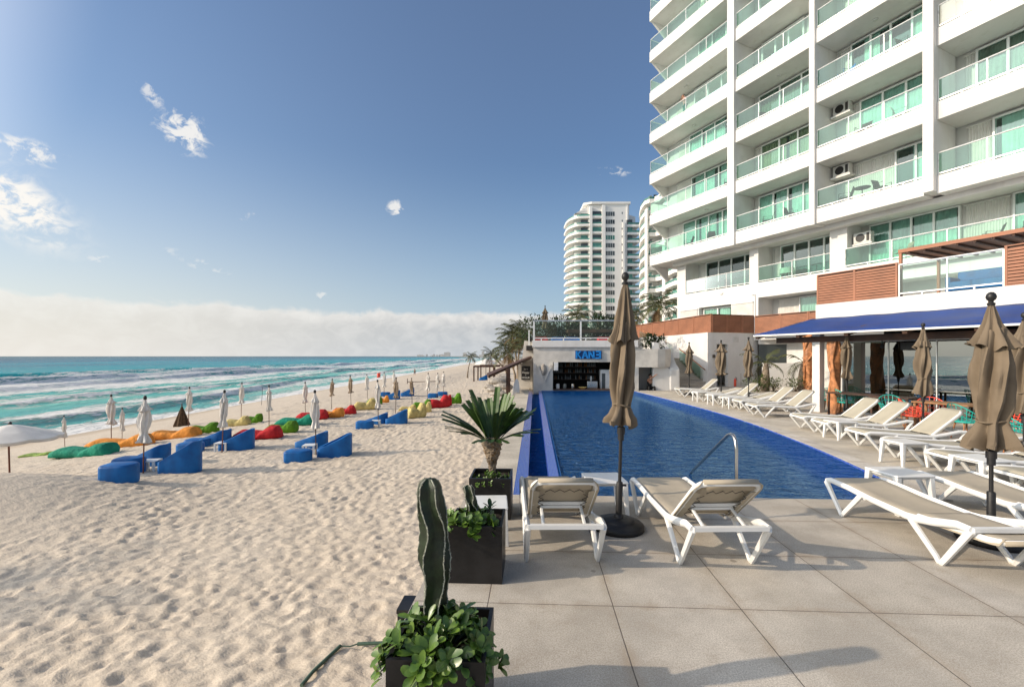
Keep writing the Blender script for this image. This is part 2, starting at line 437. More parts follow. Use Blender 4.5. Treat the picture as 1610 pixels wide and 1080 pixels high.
# sand material
m = bpy.data.materials.new('sand'); m.use_nodes = True; t = NT(m.node_tree); b = t.n['Principled BSDF']
tc = t.new('ShaderNodeTexCoord'); V = tc.outputs['Object']
sep = t.new('ShaderNodeSeparateXYZ'); t.link(V, sep.inputs[0]); sx, sy, sz = sep.outputs
big = t.noise(V, 0.35, 4, 0.6); fine = t.noise(V, 160, 3, 0.7)
c = t.mix(t.maprange(big, 0.35, 0.65), (0.66, 0.575, 0.465), (0.72, 0.64, 0.53))
c = t.mix(t.maprange(fine, 0.35, 0.7), (0.50, 0.415, 0.315), c)
edge = t.math('ADD', sx, t.math('MULTIPLY', t.noise(t.scalevec(V, (0.05, 0.12, 1)), 1.0, 4, 0.6), 5.0))
wet = t.maprange(edge, -25.2, -27.2)
sk = t.new('ShaderNodeTexVoronoi'); t.link(V, sk.inputs['Vector']); sk.inputs['Scale'].default_value = 2.3
c = t.mix(t.maprange(sk.outputs['Distance'], 0.018, 0.034, 0.75, 0.0), c, (0.09, 0.055, 0.03))
c = t.mix(wet, c, (0.46, 0.355, 0.235))
t.put(b.inputs['Base Color'], c)
t.put(b.inputs['Roughness'], t.maprange(wet, 0, 1, 0.95, 0.45)); b.inputs['Specular IOR Level'].default_value = 0.2
foot = t.noise(t.scalevec(V, (6.0, 9.0, 1), rot=(0, 0, 0.5)), 1.0, 4, 0.6)
hh = t.math('ADD', t.math('MULTIPLY', foot, t.maprange(wet, 0, 0.8, 1.0, 0.0)), t.math('MULTIPLY', fine, 0.012))
t.link(t.bump(hh, 0.6, 0.055), b.inputs['Normal']); MATS['sand'] = m
ysand = graded(-6, 26, 0.055, 0.0)[:-1]
ysand = graded(1.6, 460, 0.042, 0.0085); ysand = list(np.arange(-30, 1.6, 0.6))+ysand
xsand = list(np.arange(-0.6, -14, -0.055)); xsand += list(graded(xsand[-1]-0.06, -34, 0.07, 0.016))
xsand = sorted(list(np.arange(0, 90, 2.5))+xsand)
def sandf(X, Y):
    z = sand_base(X, Y)
    smooth = np.clip(1.25*np.exp(-(((X+12.2)/2.6)**2+((Y-9.6)/2.0)**2)), 0, 1)
    trod = np.clip((X+29)/5, 0, 1)*(1-0.93*smooth)
    near = np.clip(1.2-Y/45.0, 0.25, 1)
    wx = X+0.15*(nfbm(X*1.5, Y*1.5, 2, 40)-0.5); wy = Y+0.15*(nfbm(X*1.5+9, Y*1.5, 2, 50)-0.5)
    cl = np.clip((nfbm(X*0.5, Y*0.5, 3, 62)-0.40)*6, 0.35, 1)
    d = 0.030*dimples(wx, wy, 0.33, 11, .36, 1.8)*cl+0.023*dimples(wx, wy, 0.205, 23, .40, 1.6)+0.011*dimples(wx, wy, 0.125, 29)
    d += 0.035*(nfbm(X*1.3, Y*1.3, 4, 60)-0.47)+0.016*(nfbm(X*6+Y*2, Y*9, 3, 61)-0.47)
    rd = 1-np.abs(2*nfbm(X*2.6+Y*1.6, Y*4.2-X*1.2, 3, 66)/0.875-1)
    d += 0.040*(rd**2-0.4)
    return z+d*trod
sand = grid_mesh('beach_sand', xsand, ysand, sandf, M['sand']); tag(sand, kind='structure')

# sea -----------------------------------------------------------------
m = bpy.data.materials.new('sea_water'); m.use_nodes = True; t = NT(m.node_tree); b = t.n['Principled BSDF']
tc = t.new('ShaderNodeTexCoord'); V = tc.outputs['Object']
sep = t.new('ShaderNodeSeparateXYZ'); t.link(V, sep.inputs[0]); sx, sy, sz = sep.outputs
off = t.math('MULTIPLY', sx, -1.0)                      # metres from the deck out to sea
wn = t.noise(t.scalevec(V, (0.035, 0.012, 1)), 1.0, 5, 0.6)
dist = t.math('ADD', off, t.math('MULTIPLY', t.math('SUBTRACT', wn, 0.5), 34.0))
lg = t.math('LOGARITHM', t.math('MAXIMUM', dist, 20.0), 10.0)   # 1.48=30m 2=100m 3=1km 4=10km
base = t.ramp(t.math('DIVIDE', t.math('SUBTRACT', lg, 1.4), 2.6), [(0.0, (0.50, 0.66, 0.54)), (0.08, (0.27, 0.58, 0.47)), (0.19, (0.035, 0.43, 0.36)),
              (0.27, (0.0, 0.30, 0.32)), (0.38, (0.0, 0.20, 0.27)), (0.50, (0.0, 0.105, 0.19)), (0.64, (0.003, 0.040, 0.095)), (1.0, (0.012, 0.022, 0.045))])
patch = t.noise(t.scalevec(V, (0.02, 0.006, 1), (3, 4, 0)), 1.0, 5, 0.6)
base = t.mix(t.maprange(patch, 0.42, 0.62), base, t.mix(0.5, base, (0.0, 0.30, 0.36), 'MIX'))
# foam: broken bands parallel to the shore
streak = t.noise(t.scalevec(V, (0.42, 0.085, 1)), 1.0, 8, 0.68, 1.2)
lace = t.noise(t.scalevec(V, (1.6, 0.45, 1)), 1.0, 7, 0.7, 1.5)
def band(c0, hw, soft, k=1.0):
    d = t.math('ABSOLUTE', t.math('SUBTRACT', dist, c0))
    return t.math('MULTIPLY', t.maprange(d, hw, hw+soft, 1.0, 0.0), k)
bands = None
for a in ((31.0, 2.5, 5.0, 1.0), (44.0, 2.0, 5.0, 0.72), (58.0, 2.5, 6.0, 0.82), (76.0, 7.0, 10.0, 1.0), (100.0, 8.0, 10.0, 1.0), (124.0, 2.0, 8.0, 0.75)):
    q = band(*a); bands = q if bands is None else t.math('MAXIMUM', bands, q)
fv = t.math('ADD', t.math('MULTIPLY', streak, 0.62), t.math('MULTIPLY', lace, 0.50))
fm = t.maprange(t.math('ADD', fv, t.math('MULTIPLY', bands, 0.28)), 0.745, 0.82)
near_ = t.maprange(dist, 60.0, 28.0, 0.0, 0.09)
fm2 = t.maprange(t.math('ADD', t.math('ADD', fv, near_), t.math('MULTIPLY', bands, 0.24)), 0.69, 0.78)
fm = t.math('MAXIMUM', fm, t.math('MULTIPLY', fm2, t.maprange(dist, 135, 110)))
cap = t.noise(t.scalevec(V, (0.12, 0.028, 1), (9, 2, 0)), 1.0, 6, 0.7, 0.5)
caps = t.math('MULTIPLY', t.maprange(cap, 0.645, 0.70), t.maprange(dist, 900, 200, 0.25, 0.85))
foam = t.math('MAXIMUM', fm, caps)
foamc = t.mix(t.maprange(lace, 0.3, 0.7), (0.62, 0.63, 0.60), (0.86, 0.83, 0.79))
t.put(b.inputs['Base Color'], t.mix(foam, base, foamc))
t.put(b.inputs['Roughness'], t.maprange(foam, 0, 1, 0.22, 0.8)); b.inputs['Specular IOR Level'].default_value = 0.10
b.inputs['IOR'].default_value = 1.12
rip = t.noise(t.scalevec(V, (0.9, 0.5, 1)), 1.0, 6, 0.65, 0.4)
t.link(t.bump(t.math('ADD', rip, t.math('MULTIPLY', foam, 0.25)), 1.0, 0.55), b.inputs['Normal']); MATS['sea_water'] = m
xs = graded(-27.5, -160, 0.45, 0.012); xs += graded(xs[-1]-3, -22000, 4, 0.13)
ys_ = graded(0, 420, 0.7, 0.012); ys_ += graded(ys_[-1]+6, 24000, 8, 0.12)
ysn = [-v for v in graded(2, 2500, 2.5, 0.06)][::-1]
def seaf(X, Y):
    d = -X
    wob = 16*(nfbm(Y*0.012+3, X*0.01, 3, 70)-0.47)
    z = np.full_like(X, SEA_Z)
    for c0, a, wd in ((43, 0.55, 1.8), (57, 0.8, 2.2), (80, 1.15, 2.8), (103, 1.2, 3.2), (126, 0.8, 4.0)):
        wy = 10*(vnoise(Y*0.02+c0, X*0+c0, 80)-0.5)
        u = (d+wob-c0+wy)/wd
        amp = a*(0.35+1.0*vnoise(Y*0.03+c0*3, X*0, 90))
        z += amp*np.where(u < 0, np.exp(-(u*1.9)**2), np.exp(-(u*0.7)**2))
    ch = np.clip((d-34)/20, 0, 1)*np.clip(1-(d-160)/600, 0, 1)
    z += ch*0.45*(nfbm(X*0.22, Y*0.14, 4, 95)-0.47)
    z += 0.10*(nfbm(X*0.5, Y*0.3, 3, 97)-0.45)*np.clip((d-30)/6, 0, 1)
    return z
sea = grid_mesh('sea', sorted(xs), ysn+ys_, seaf, M['sea_water']); tag(sea, kind='structure')
# inland ground far behind the hotels
MB().b2(90, 900, -40, 6000, -2.2, -1.3).build('ground', mat('inland', (0.20, 0.19, 0.12), 0.9, 0.2, 0.02))
bpy.data.objects['ground']['kind'] = 'structure'
# the bay's far shore
far = MB()
random.seed(3)
far.add([(-1500, 5200, SEA_Z+0.2), (-600, 4300, SEA_Z+0.2), (60, 460, SEA_Z+0.3), (900, 460, SEA_Z+0.3), (900, 6400, SEA_Z+4), (-1500, 6400, SEA_Z+4)], [(0, 1, 2, 3, 4, 5)])
far.build('far_shore', mat('shore_land', (0.30, 0.30, 0.25), 0.9, 0.2, 0.003)); bpy.data.objects['far_shore']['kind'] = 'structure'
mat('far_block', (0.62, 0.60, 0.57), 0.9, 0.1, 0.01)
for i in range(34):
    px = random.uniform(655, 835); Y = random.uniform(4400, 5400) if px > 690 else random.uniform(5300, 5600)
    X = (px-CX)/F*Y; hgt = random.choice([14, 20, 28, 38, 52])*random.uniform(0.7, 1.2)*(0.6 if px < 700 else 1)
    wd = random.uniform(18, 60)
    q = MB().box((0, 0, hgt/2), (wd, 24, hgt)); q.box((wd*0.1, 0, hgt+2), (wd*0.4, 14, 4))
    o = q.build('distant_building', 'far_block')
    o.location = (X, Y, SEA_Z+0.2); tag(o, 'tiny pale hotel block among many on the far shore at the horizon', 'building', 'tiny pale hotel blocks along the far shore')

# ================================================================ pool deck (deck axes)
def concrete(name, col, joints=None, rot=0.0):
    m = bpy.data.materials.new(name); m.use_nodes = True; t = NT(m.node_tree); b = t.n['Principled BSDF']
    tc = t.new('ShaderNodeTexCoord'); V = tc.outputs['Object']
    a = t.noise(V, 1.1, 6, 0.65); sp = t.noise(V, 95, 3, 0.75); st = t.noise(t.scalevec(V, (1, 1, 1), (7, 3, 0)), 3.2, 7, 0.7, 0.6)
    c = t.mix(t.maprange(a, 0.32, 0.68), tuple(x*0.72 for x in col), tuple(x*1.14 for x in col))
    c = t.mix(t.math('MULTIPLY', t.maprange(st, 0.50, 0.72), 0.55), c, (col[0]*0.66, col[1]*0.61, col[2]*0.56))
    c = t.mix(t.maprange(sp, 0.40, 0.60, 0.62, 0.0), c, (col[0]*0.50, col[1]*0.47, col[2]*0.43))
    sp2 = t.noise(V, 240, 2, 0.6); c = t.mix(t.maprange(sp2, 0.56, 0.66, 0.0, 0.55), c, tuple(min(1, x*1.45) for x in col))
    spot = t.new('ShaderNodeTexVoronoi'); t.link(V, spot.inputs['Vector']); spot.inputs['Scale'].default_value = 1.4
    c = t.mix(t.maprange(spot.outputs['Distance'], 0.035, 0.055, 0.5, 0.0), c, (0.10, 0.085, 0.07))
    bh = t.math('MULTIPLY', sp, 0.6)
    if joints:
        sz, ox, oy, wdt = joints
        sep = t.new('ShaderNodeSeparateXYZ'); t.link(V, sep.inputs[0])
        wb = t.math('MULTIPLY', t.math('SUBTRACT', t.noise(V, 7, 3, 0.6), 0.5), 0.006)
        def ln(co, o):
            u = t.math('FRACT', t.math('DIVIDE', t.math('ADD', t.math('SUBTRACT', co, o), wb), sz))
            return t.math('MULTIPLY', t.math('MINIMUM', u, t.math('SUBTRACT', 1.0, u)), sz)
        ce = t.new('ShaderNodeCombineXYZ')
        for q_, (ax, o_) in enumerate(((0, ox), (1, oy))): t.link(t.math('FLOOR', t.math('DIVIDE', t.math('SUBTRACT', sep.outputs[ax], o_), sz)), ce.inputs[q_])
        wnz = t.new('ShaderNodeTexWhiteNoise'); t.link(ce.outputs[0], wnz.inputs['Vector'])
        c = t.mix(t.maprange(wnz.outputs['Value'], 0, 1, 0.0, 0.5), c, t.mix(1.0, c, (0.78, 0.76, 0.73), 'MULTIPLY'))
        d = t.math('MINIMUM', ln(sep.outputs[0], ox), ln(sep.outputs[1], oy))
        j = t.maprange(d, wdt*0.5, wdt*1.3, 1.0, 0.0)
        grime = t.math('MULTIPLY', t.maprange(d, 0.0, 0.09, 1.0, 0.0), t.maprange(st, 0.35, 0.65, 0.05, 0.5))
        c = t.mix(grime, c, (col[0]*0.60, col[1]*0.52, col[2]*0.44))
        c = t.mix(t.math('MULTIPLY', j, 0.85), c, (0.07, 0.055, 0.045))
        bh = t.math('SUBTRACT', bh, t.math('MULTIPLY', j, 3.0))
    t.put(b.inputs['Base Color'], c); b.inputs['Roughness'].default_value = 0.85; b.inputs['Specular IOR Level'].default_value = 0.25
    t.link(t.bump(bh, 0.35, 0.004), b.inputs['Normal']); MATS[name] = m
    return m
CC = (0.575, 0.525, 0.45)
concrete('deck_concrete', CC, (0.98, 0.615, 0.654, 0.004))
concrete('side_concrete', (0.57, 0.515, 0.43))
concrete('coping_stone', (0.60, 0.56, 0.50), (0.62, 0, 0, 0.003))
def deckobj(mb, name, mt, **k):
    o = mb.build(name, mt, **k); o.rotation_euler = (0, 0, -DA); return tag(o, kind='structure')
def rim(y):        # pool's curved right edge, deck x
    pts = [(5.8, 4.98), (6.86, 5.42), (8.3, 5.72), (10.0, 6.0), (11.0, 6.10), (13.4, 6.34), (16.5, 6.36), (20.0, 6.12), (25.0, 5.68), (26.5, 5.5)]
    ys = [p[0] for p in pts]; return float(np.interp(y, ys, [p[1] for p in pts]))
PF, PB = 6.42, 25.86           # pool front, bar wall
EY = list(np.linspace(PF, PB, 40))
rimv = [rim(y) for y in EY]
k_ = np.ones(5)/5; rs_ = np.convolve(np.pad(rimv, 2, 'edge'), k_, 'valid'); rimv = list(rs_)
# front deck
deckobj(MB().b2(-0.96, 16, -6, PF, -0.35, 0.0), 'pool_deck', 'deck_concrete')
# left walkway beside the overflow gutter
deckobj(MB().b2(-0.96, -0.30, PF, 30.0, -0.35, -0.004), 'walkway', 'side_concrete')
# right terrace
q = MB(); A = [(r+0.30, y) for r, y in zip(rimv, EY)]
q.add([(x, y, -0.003) for x, y in A]+[(x+30, y, -0.003) for x, y in A], [(i, i+40, i+41, i+1) for i in range(39)])
q.add([(5.0, PB, -0.003), (36, PB, -0.003), (36, 60, -0.003), (5.0, 60, -0.003)], [(0, 1, 2, 3)])
deckobj(q, 'terrace_paving', 'side_concrete')
q = MB()
for (o0, o1, zz) in ((0.0, 0.30, 0.012),):
    vs = []
    for r, y in zip(rimv, EY): vs += [(r+o0, y, zz), (r+o1, y, zz), (r+o0, y, -0.2), (r+o1, y, -0.02)]
    fs = []
    for i in range(39):
        a = i*4; b_ = a+4
        fs += [(a, a+1, b_+1, b_), (a+2, a, b_, b_+2), (a+1, a+3, b_+3, b_+1)]
    q.add(vs, fs)
deckobj(q, 'pool_coping', 'coping_stone')
# raised drainage strip further out
q = MB(); vs = []
for r, y in zip(rimv, EY):
    e = 1.55+0.012*(y-6); vs += [(r+e, y, 0.006), (r+e+0.16, y, 0.006)]
q.add(vs, [(2*i, 2*i+1, 2*i+3, 2*i+2) for i in range(39)]); deckobj(q, 'drain_strip', 'coping_stone')
# blue mosaic pool ------------------------------------------------------
m = bpy.data.materials.new('mosaic'); m.use_nodes = True; t = NT(m.node_tree); b = t.n['Principled BSDF']
tc = t.new('ShaderNodeTexCoord'); V = tc.outputs['Object']
br = t.new('ShaderNodeTexBrick'); t.link(t.scalevec(V, (1, 1, 1)), br.inputs['Vector']); br.offset = 0.0
br.inputs['Scale'].default_value = 1.0; br.inputs['Brick Width'].default_value = 0.025; br.inputs['Row Height'].default_value = 0.025; br.inputs['Mortar Size'].default_value = 0.0028
br.inputs['Color1'].default_value = (0.012, 0.045, 0.36, 1); br.inputs['Color2'].default_value = (0.04, 0.10, 0.52, 1); br.inputs['Mortar'].default_value = (0.16, 0.22, 0.42, 1)
t.link(br.outputs[0], b.inputs['Base Color']); b.inputs['Roughness'].default_value = 0.22; MATS['mosaic'] = m
mat('pool_floor', (0.012, 0.115, 0.34), 0.6, 0.15, 0.6, col2=(0.008, 0.075, 0.27))
m = bpy.data.materials.new('pool_water'); m.use_nodes = True; t = NT(m.node_tree); t.n.clear()
o_ = t.new('ShaderNodeOutputMaterial'); tr = t.new('ShaderNodeBsdfTransparent'); gl = t.new('ShaderNodeBsdfGlossy'); df = t.new('ShaderNodeBsdfDiffuse')
tr.inputs[0].default_value = (0.16, 0.52, 0.80, 1); gl.inputs['Roughness'].default_value = 0.03; gl.inputs['Color'].default_value = (0.42, 0.72, 1.0, 1)
df.inputs[0].default_value = (0.0, 0.048, 0.19, 1)
tc = t.new('ShaderNodeTexCoord'); V = tc.outputs['Object']
n1 = t.noise(t.scalevec(V, (3.0, 5.6, 1)), 1.0, 4, 0.6, 0.9); n2 = t.noise(t.scalevec(V, (12, 18, 1)), 1.0, 3, 0.5, 0.4)
sep = t.new('ShaderNodeSeparateXYZ'); t.link(V, sep.inputs[0])
calm = t.maprange(sep.outputs[1], 12.0, 24.0, 1.0, 0.14)
h = t.math('MULTIPLY', t.math('ADD', n1, t.math('MULTIPLY', n2, 0.35)), calm)
nb = t.bump(h, 1.0, 0.36)
t.link(nb, gl.inputs['Normal']); t.link(nb, df.inputs['Normal'])
fr = t.new('ShaderNodeFresnel'); fr.inputs[0].default_value = 1.33; t.link(nb, fr.inputs['Normal'])
m1 = t.new('ShaderNodeMixShader'); m1.inputs[0].default_value = 0.93; t.link(tr.outputs[0], m1.inputs[1]); t.link(df.outputs[0], m1.inputs[2])
m2 = t.new('ShaderNodeMixShader'); t.put(m2.inputs[0], t.math('MULTIPLY', fr.outputs[0], 0.48, clamp=True)); t.link(m1.outputs[0], m2.inputs[1]); t.link(gl.outputs[0], m2.inputs[2])
t.link(m2.outputs[0], o_.inputs[0]); MATS['pool_water'] = m
pool = thing('swimming_pool', 'long deep blue infinity pool with mosaic overflow gutter, reaching the bar', 'swimming pool'); pool.rotation_euler = (0, 0, -DA)
basin = MB(); L = [(0.38, y) for y in EY]; Rr = list(zip(rimv, EY))
vs = []
for (lx, y), (rx, _) in zip(L, Rr): vs += [(lx+.06, y, 0.0), (lx+.06, y, -1.25), (rx, y, -1.25), (rx, y, 0.0)]
basin.add(vs, [f for i in range(39) for f in ((4*i, 4*i+1, 4*i+5, 4*i+4), (4*i+1, 4*i+2, 4*i+6, 4*i+5), (4*i+2, 4*i+3, 4*i+7, 4*i+6))])
basin.add([(0.4, PF, 0), (rimv[0], PF, 0), (rimv[0], PF, -1.25), (0.4, PF, -1.25)], [(0, 1, 2, 3)])
basin.add([(0.4, PB, 0), (rimv[-1], PB, 0), (rimv[-1], PB, -1.25), (0.4, PB, -1.25)], [(0, 1, 2, 3)])
basin.build('basin', 'pool_floor', pool)
q = MB(); vs = []
for (lx, y), (rx, _) in zip(L, Rr): vs += [(lx+0.005, y, -0.03), (rx, y, -0.03)]
q.add(vs, [(2*i, 2*i+1, 2*i+3, 2*i+2) for i in range(39)]); q.build('water_surface', 'pool_water', pool)
q = MB(); q.b2(0.24, 0.40, PF+.003, PB, -0.9, -0.012); q.build('overflow_curb', 'mosaic', pool)
q = MB(); q.xz([(-0.30, -0.9), (-0.30, -0.006), (-0.10, -0.03), (-0.10, -0.9)], PF+.003, PB); q.build('gutter_wall', 'mosaic', pool)
q = MB(); q.b2(-0.1, 0.24, PF+.003, PB, -0.9, -0.26); q.build('gutter_floor', 'mosaic', pool)
q = MB(); q.add([(-0.1, PF+.004, -0.2), (0.24, PF+.004, -0.2), (0.24, PB, -0.2), (-0.1, PB, -0.2)], [(0, 1, 2, 3)]); q.build('gutter_water', 'pool_water', pool)
# blue tile line just under the coping on the terrace side
q = MB(); vs = []
for r, y in zip(rimv, EY): vs += [(r-0.012, y, -0.10), (r-0.012, y, -0.004)]
q.add(vs, [(2*i, 2*i+1, 2*i+3, 2*i+2) for i in range(39)]); q.build('tile_band', 'mosaic', pool)
# handrail into the pool
hr = MB()
hr.tube([(3.02, 6.13, 0.0), (3.02, 6.13, .70), (3.02, 6.16, .82), (3.02, 6.22, .87), (3.02, 6.30, .875), (3.02, 6.38, .84), (3.02, 7.85, -0.12), (3.02, 8.1, -.28)], 0.022, 12)
hr.lathe([(0.0, 0.004), (0.055, 0.004), (0.05, 0.02), (0.03, 0.026)], 16, (3.02, 6.13, 0))
o = hr.build('pool_handrail', 'steel', smooth=True); o.rotation_euler = (0, 0, 0); tag(o, 'curved stainless steel handrail dropping into the pool behind the lounger', 'handrail')
# ================================================================ the hotel block (its own axes: x along the front towards the viewer, y inwards)
FA = math.atan(335/716.0)                      # front line recedes 25 degrees to the left
HO = Vector((14.42, 29.92, 0.0)); HRZ = -(math.pi/2-FA)
e_ = Vector((math.sin(FA), -math.cos(FA), 0)); i_ = Vector((math.cos(FA), math.sin(FA), 0))
def HW(x, y, z=0.0): return HO+e_*x+i_*y+Vector((0, 0, z))     # local -> world
hotel = thing('hotel_building', 'white balconied hotel block rising over the pool terrace, nearest and largest building', 'hotel', HO, HRZ)
S0 = 10.03; FH = 3.3; FT = 0.80                # lowest balcony floor level, storey height, fascia depth
NF = 7
walls = MB()
BW = 1.87                                      # balcony depth
# storeys behind the balconies
walls.b2(-7.75, 9.9+.4, BW, 12, S0-FT-0.02, S0+FH*NF+2)
walls.b2(10.3, 24, BW+.15, 12, S0-FT-0.02, S0+FH*NF+2)
# lower storeys, set back; openings cut as separate pieces
Y1 = 1.32; LB = 2.75
def lower_wall(z0, z1, openings, x0=-6.05, x1=24):
    xs_ = x0
    for a, b_, za, zb in openings:
        walls.b2(xs_, a, Y1, LB, z0, z1)
        if za > z0: walls.b2(a, b_, Y1, LB, z0, za)
        if zb < z1: walls.b2(a, b_, Y1, LB, zb, z1)
        xs_ = b_
    walls.b2(xs_, x1, Y1, LB, z0, z1)
lower_wall(6.20, S0-FT-.03, [(-5.2, 0.3, 6.73, 9.12), (0.95, 5.35, 6.73, 9.12), (6.25, 24, 6.73, 9.12)], x1=24.01)
lower_wall(3.0, 6.20, [(-3.9, -1.1, 3.5, 5.55), (0.95, 5.35, 3.5, 5.75), (6.9, 12, 3.5, 5.75)])
walls.b2(-6.05, 24, LB, 12, 0.0, S0-FT-0.03)
walls.build('wall', 'white_wall', hotel)
# vertical fins between bays
for x0, x1 in ((-.22, .29), (5.10, 5.40), (10.17, 10.57)):
    z0 = S0-FT-0.06 if x0 < 9 else S0-FT+0.1
    q = MB().b2(x0, x1, -0.14, BW+.003, z0, S0+FH*NF+1)
    q.build('fin', 'white_wall', hotel, bevel=0.012)
bays = [(-7.75, -.22, 0.0), (.29, 5.10, 0.0), (5.40, 10.17, 0.0), (10.57, 24.0, 0.15)]
def wedge(mb, x, th, y0, y1, z, h): mb.yz([(y0, z), (y1, z), (y1, z-h)], x, x+th)
def window(x0, x1, y, z0, z1, npan, curtain, name='window', trans=True):
    """sliding glass doors: frame with mullions, glass, curtains before a flat sheet coloured as room shade"""
    f = MB(); w_ = 0.075
    f.b2(x0-w_, x1+w_, y-.21, y-.02, z1, z1+w_); f.b2(x0-w_, x1+w_, y-.21, y-.02, z0-.02, z0+w_)
    f.b2(x0-w_, x0, y-.208, y-.022, z0, z1); f.b2(x1, x1+w_, y-.208, y-.022, z0, z1)
    for k in range(1, npan):
        xx = x0+(x1-x0)*k/npan; f.b2(xx-.045, xx+.045, y-.215, y-.14, z0+w_, z1)
    fo = f.build(name, 'white_frame', hotel)
    MB().add([(x0, y-.165, z0+w_), (x1, y-.165, z0+w_), (x1, y-.165, z1), (x0, y-.165, z1)], [(0, 1, 2, 3)]).build('pane', 'window_glass', fo)
    MB().add([(x0, y-.006, z0+w_), (x1, y-.006, z0+w_), (x1, y-.006, z1), (x0, y-.006, z1)], [(0, 1, 2, 3)]).build('room_shade_sheet', 'room_shade_paint', fo)  # flat dark sheet on the wall, room shade put into its colour
    if curtain:
        mt, spans = curtain
        c = MB()
        for a, b_ in spans:
            xa = x0+(x1-x0)*a; xb = x0+(x1-x0)*b_; n = max(8, int((xb-xa)/0.025)); ph = random.random()*6
            vs = []
            for j in range(n+1):
                u = xa+(xb-xa)*j/n; off_ = 0.034*math.sin(u*34+ph+1.5*math.sin(u*7))
                vs += [(u, y-.085+off_, z0+.08), (u, y-.085+off_*.7, z1-.03)]
            c.add(vs, [(2*j, 2*j+1, 2*j+3, 2*j+2) for j in range(n)])
        c.build('curtain', mt, fo, smooth=True)
    return fo
def shutter(x0, x1, y, z0, z1):
    """folded accordion storm shutter"""
    n = max(4, int((x1-x0)/0.10)); vs = []
    for j in range(2*n+1):
        u = x0+(x1-x0)*j/(2*n); d = 0.05 if j % 2 else 0.0
        vs += [(u, y-.02-d, z0), (u, y-.02-d, z1)]
    q = MB().add(vs, [(2*j, 2*j+2, 2*j+3, 2*j+1) for j in range(2*n)])
    q.b2(x0-.02, x1+.02, y-.1, y-.01, z1, z1+.06)
    return q.build('shutter', 'corrugated', hotel)
def railing(pts, z, h=1.02, glassm='rail_glass', spacing=1.75, parent=hotel, nm='railing'):
    """pts: plan polyline in hotel axes; base level z"""
    f = MB(); g = MB()
    f.tube([(x, y, z+h) for x, y in pts], 0.032, 8)
    for (xa, ya), (xb, yb) in zip(pts[:-1], pts[1:]):
        L = math.hypot(xb-xa, yb-ya); n = max(1, round(L/spacing))
        f.beam((xa, ya, z+.10), (xb, yb, z+.10), 0.04, 0.045)
        for k in range(n+1):
            u = k/n; px, py = xa+(xb-xa)*u, ya+(yb-ya)*u
            f.b2(px-.018, px+.018, py-.018, py+.018, z+.005, z+h)
            if k < n:
                um = (k+.5)/n; qx, qy = xa+(xb-xa)*um, ya+(yb-ya)*um
                f.b2(qx-.02, qx+.02, qy-.02, qy+.02, z+.005, z+.08)
        nx, ny = -(yb-ya)/L*.006, (xb-xa)/L*.006
        g.add([(xa, ya, z+.13), (xb, yb, z+.13), (xb, yb, z+h-.03), (xa, ya, z+h-.03)], [(0, 1, 2, 3)])
    r = f.build(nm, 'rail_metal', parent, smooth=False)
    g.build('glass_panel', glassm, r)
    return r
wf = {  # (bay, floor): windows (x0,x1,panes,curtain), shutters
}
cw = lambda *s: ('curtain_white', s or ((0, 1),))
ct = lambda *s: ('curtain_teal', s or ((0, 1),))
cg = lambda *s: ('curtain_grey', s or ((0, 1),))
cb = lambda *s: ('curtain_beige', s or ((0, 1),))
wf[0, 0] = [(-5.75, -.9, 4, ct((0, .30), (.34, .62), (.66, 1)))], [(-6.55, -5.9)]
wf[0, 1] = [(-4.9, -1.2, 3, ct((.06, .55), (.7, 1)))], [(-6.6, -5.1)]
wf[0, 2] = [(-5.1, -1.6, 3, ct((0, .3), (.38, .9)))], [(-6.4, -5.3), (-1.45, -.35)]
wf[0, 3] = [(-4.6, -1.0, 3, ct((.55, 1)))], [(-6.6, -4.8)]
wf[0, 4] = [(-4.2, -.6, 3, ct((0, .9)))], []
wf[0, 5] = [(-5.4, -1.8, 3, cw((0, .3), (.7, 1)))], []
wf[0, 6] = [(-4.4, -.8, 3, ct((0, .6)))], []
wf[1, 0] = [(.78, 4.6, 4, ct((0, .24), (.28, .50), (.55, 1)))], [(.42, .68)]
wf[1, 1] = [(.95, 4.5, 3, cb((0, .45), (.5, 1)))], [(.42, .85)]
wf[1, 2] = [(.80, 4.9, 3, cg((.0, .95)))], []
wf[1, 3] = [(1.0, 3.6, 3, ct((.2, .62), (.7, 1)))], [(3.75, 4.9)]
wf[1, 4] = [(.8, 4.4, 3, ct((.1, .9)))], []
wf[1, 5] = [(.8, 4.4, 3, ct((0, .9)))], []
wf[1, 6] = [(.8, 4.4, 3, ct((0, .9)))], []
wf[2, 0] = [(8.35, 9.95, 2, ct((.4, 1)))], [(5.75, 8.2)]
wf[2, 1] = [(6.75, 9.75, 3, ct((0, .95)))], [(5.95, 6.6)]
wf[2, 2] = [(6.3, 9.9, 4, cw((.15, .35), (.74, .95)))], [(5.6, 6.15)]
wf[2, 3] = [(6.7, 9.9, 3, cw((.3, .5), (.8, 1)))], [(5.7, 6.5)]
for k in (4, 5, 6): wf[2, k] = [(6.3, 9.9, 3, cw((0, .9)))], []
wf[3, 0] = [(11.9, 15.6, 3, ct((.05, .95)))], [(10.95, 11.75)]
wf[3, 1] = [(11.35, 15.2, 4, cg((.0, .95)))], [(10.85, 11.25)]
wf[3, 2] = [(11.6, 15.2, 4, cb((.0, .2), (.5, .8)))], [(10.75, 11.5)]
wf[3, 3] = [(10.9, 15.2, 3, ct((.1, .8)))], []
for k in (4, 5, 6): wf[3, k] = [(11.4, 15.2, 3, ct((0, .9)))], []
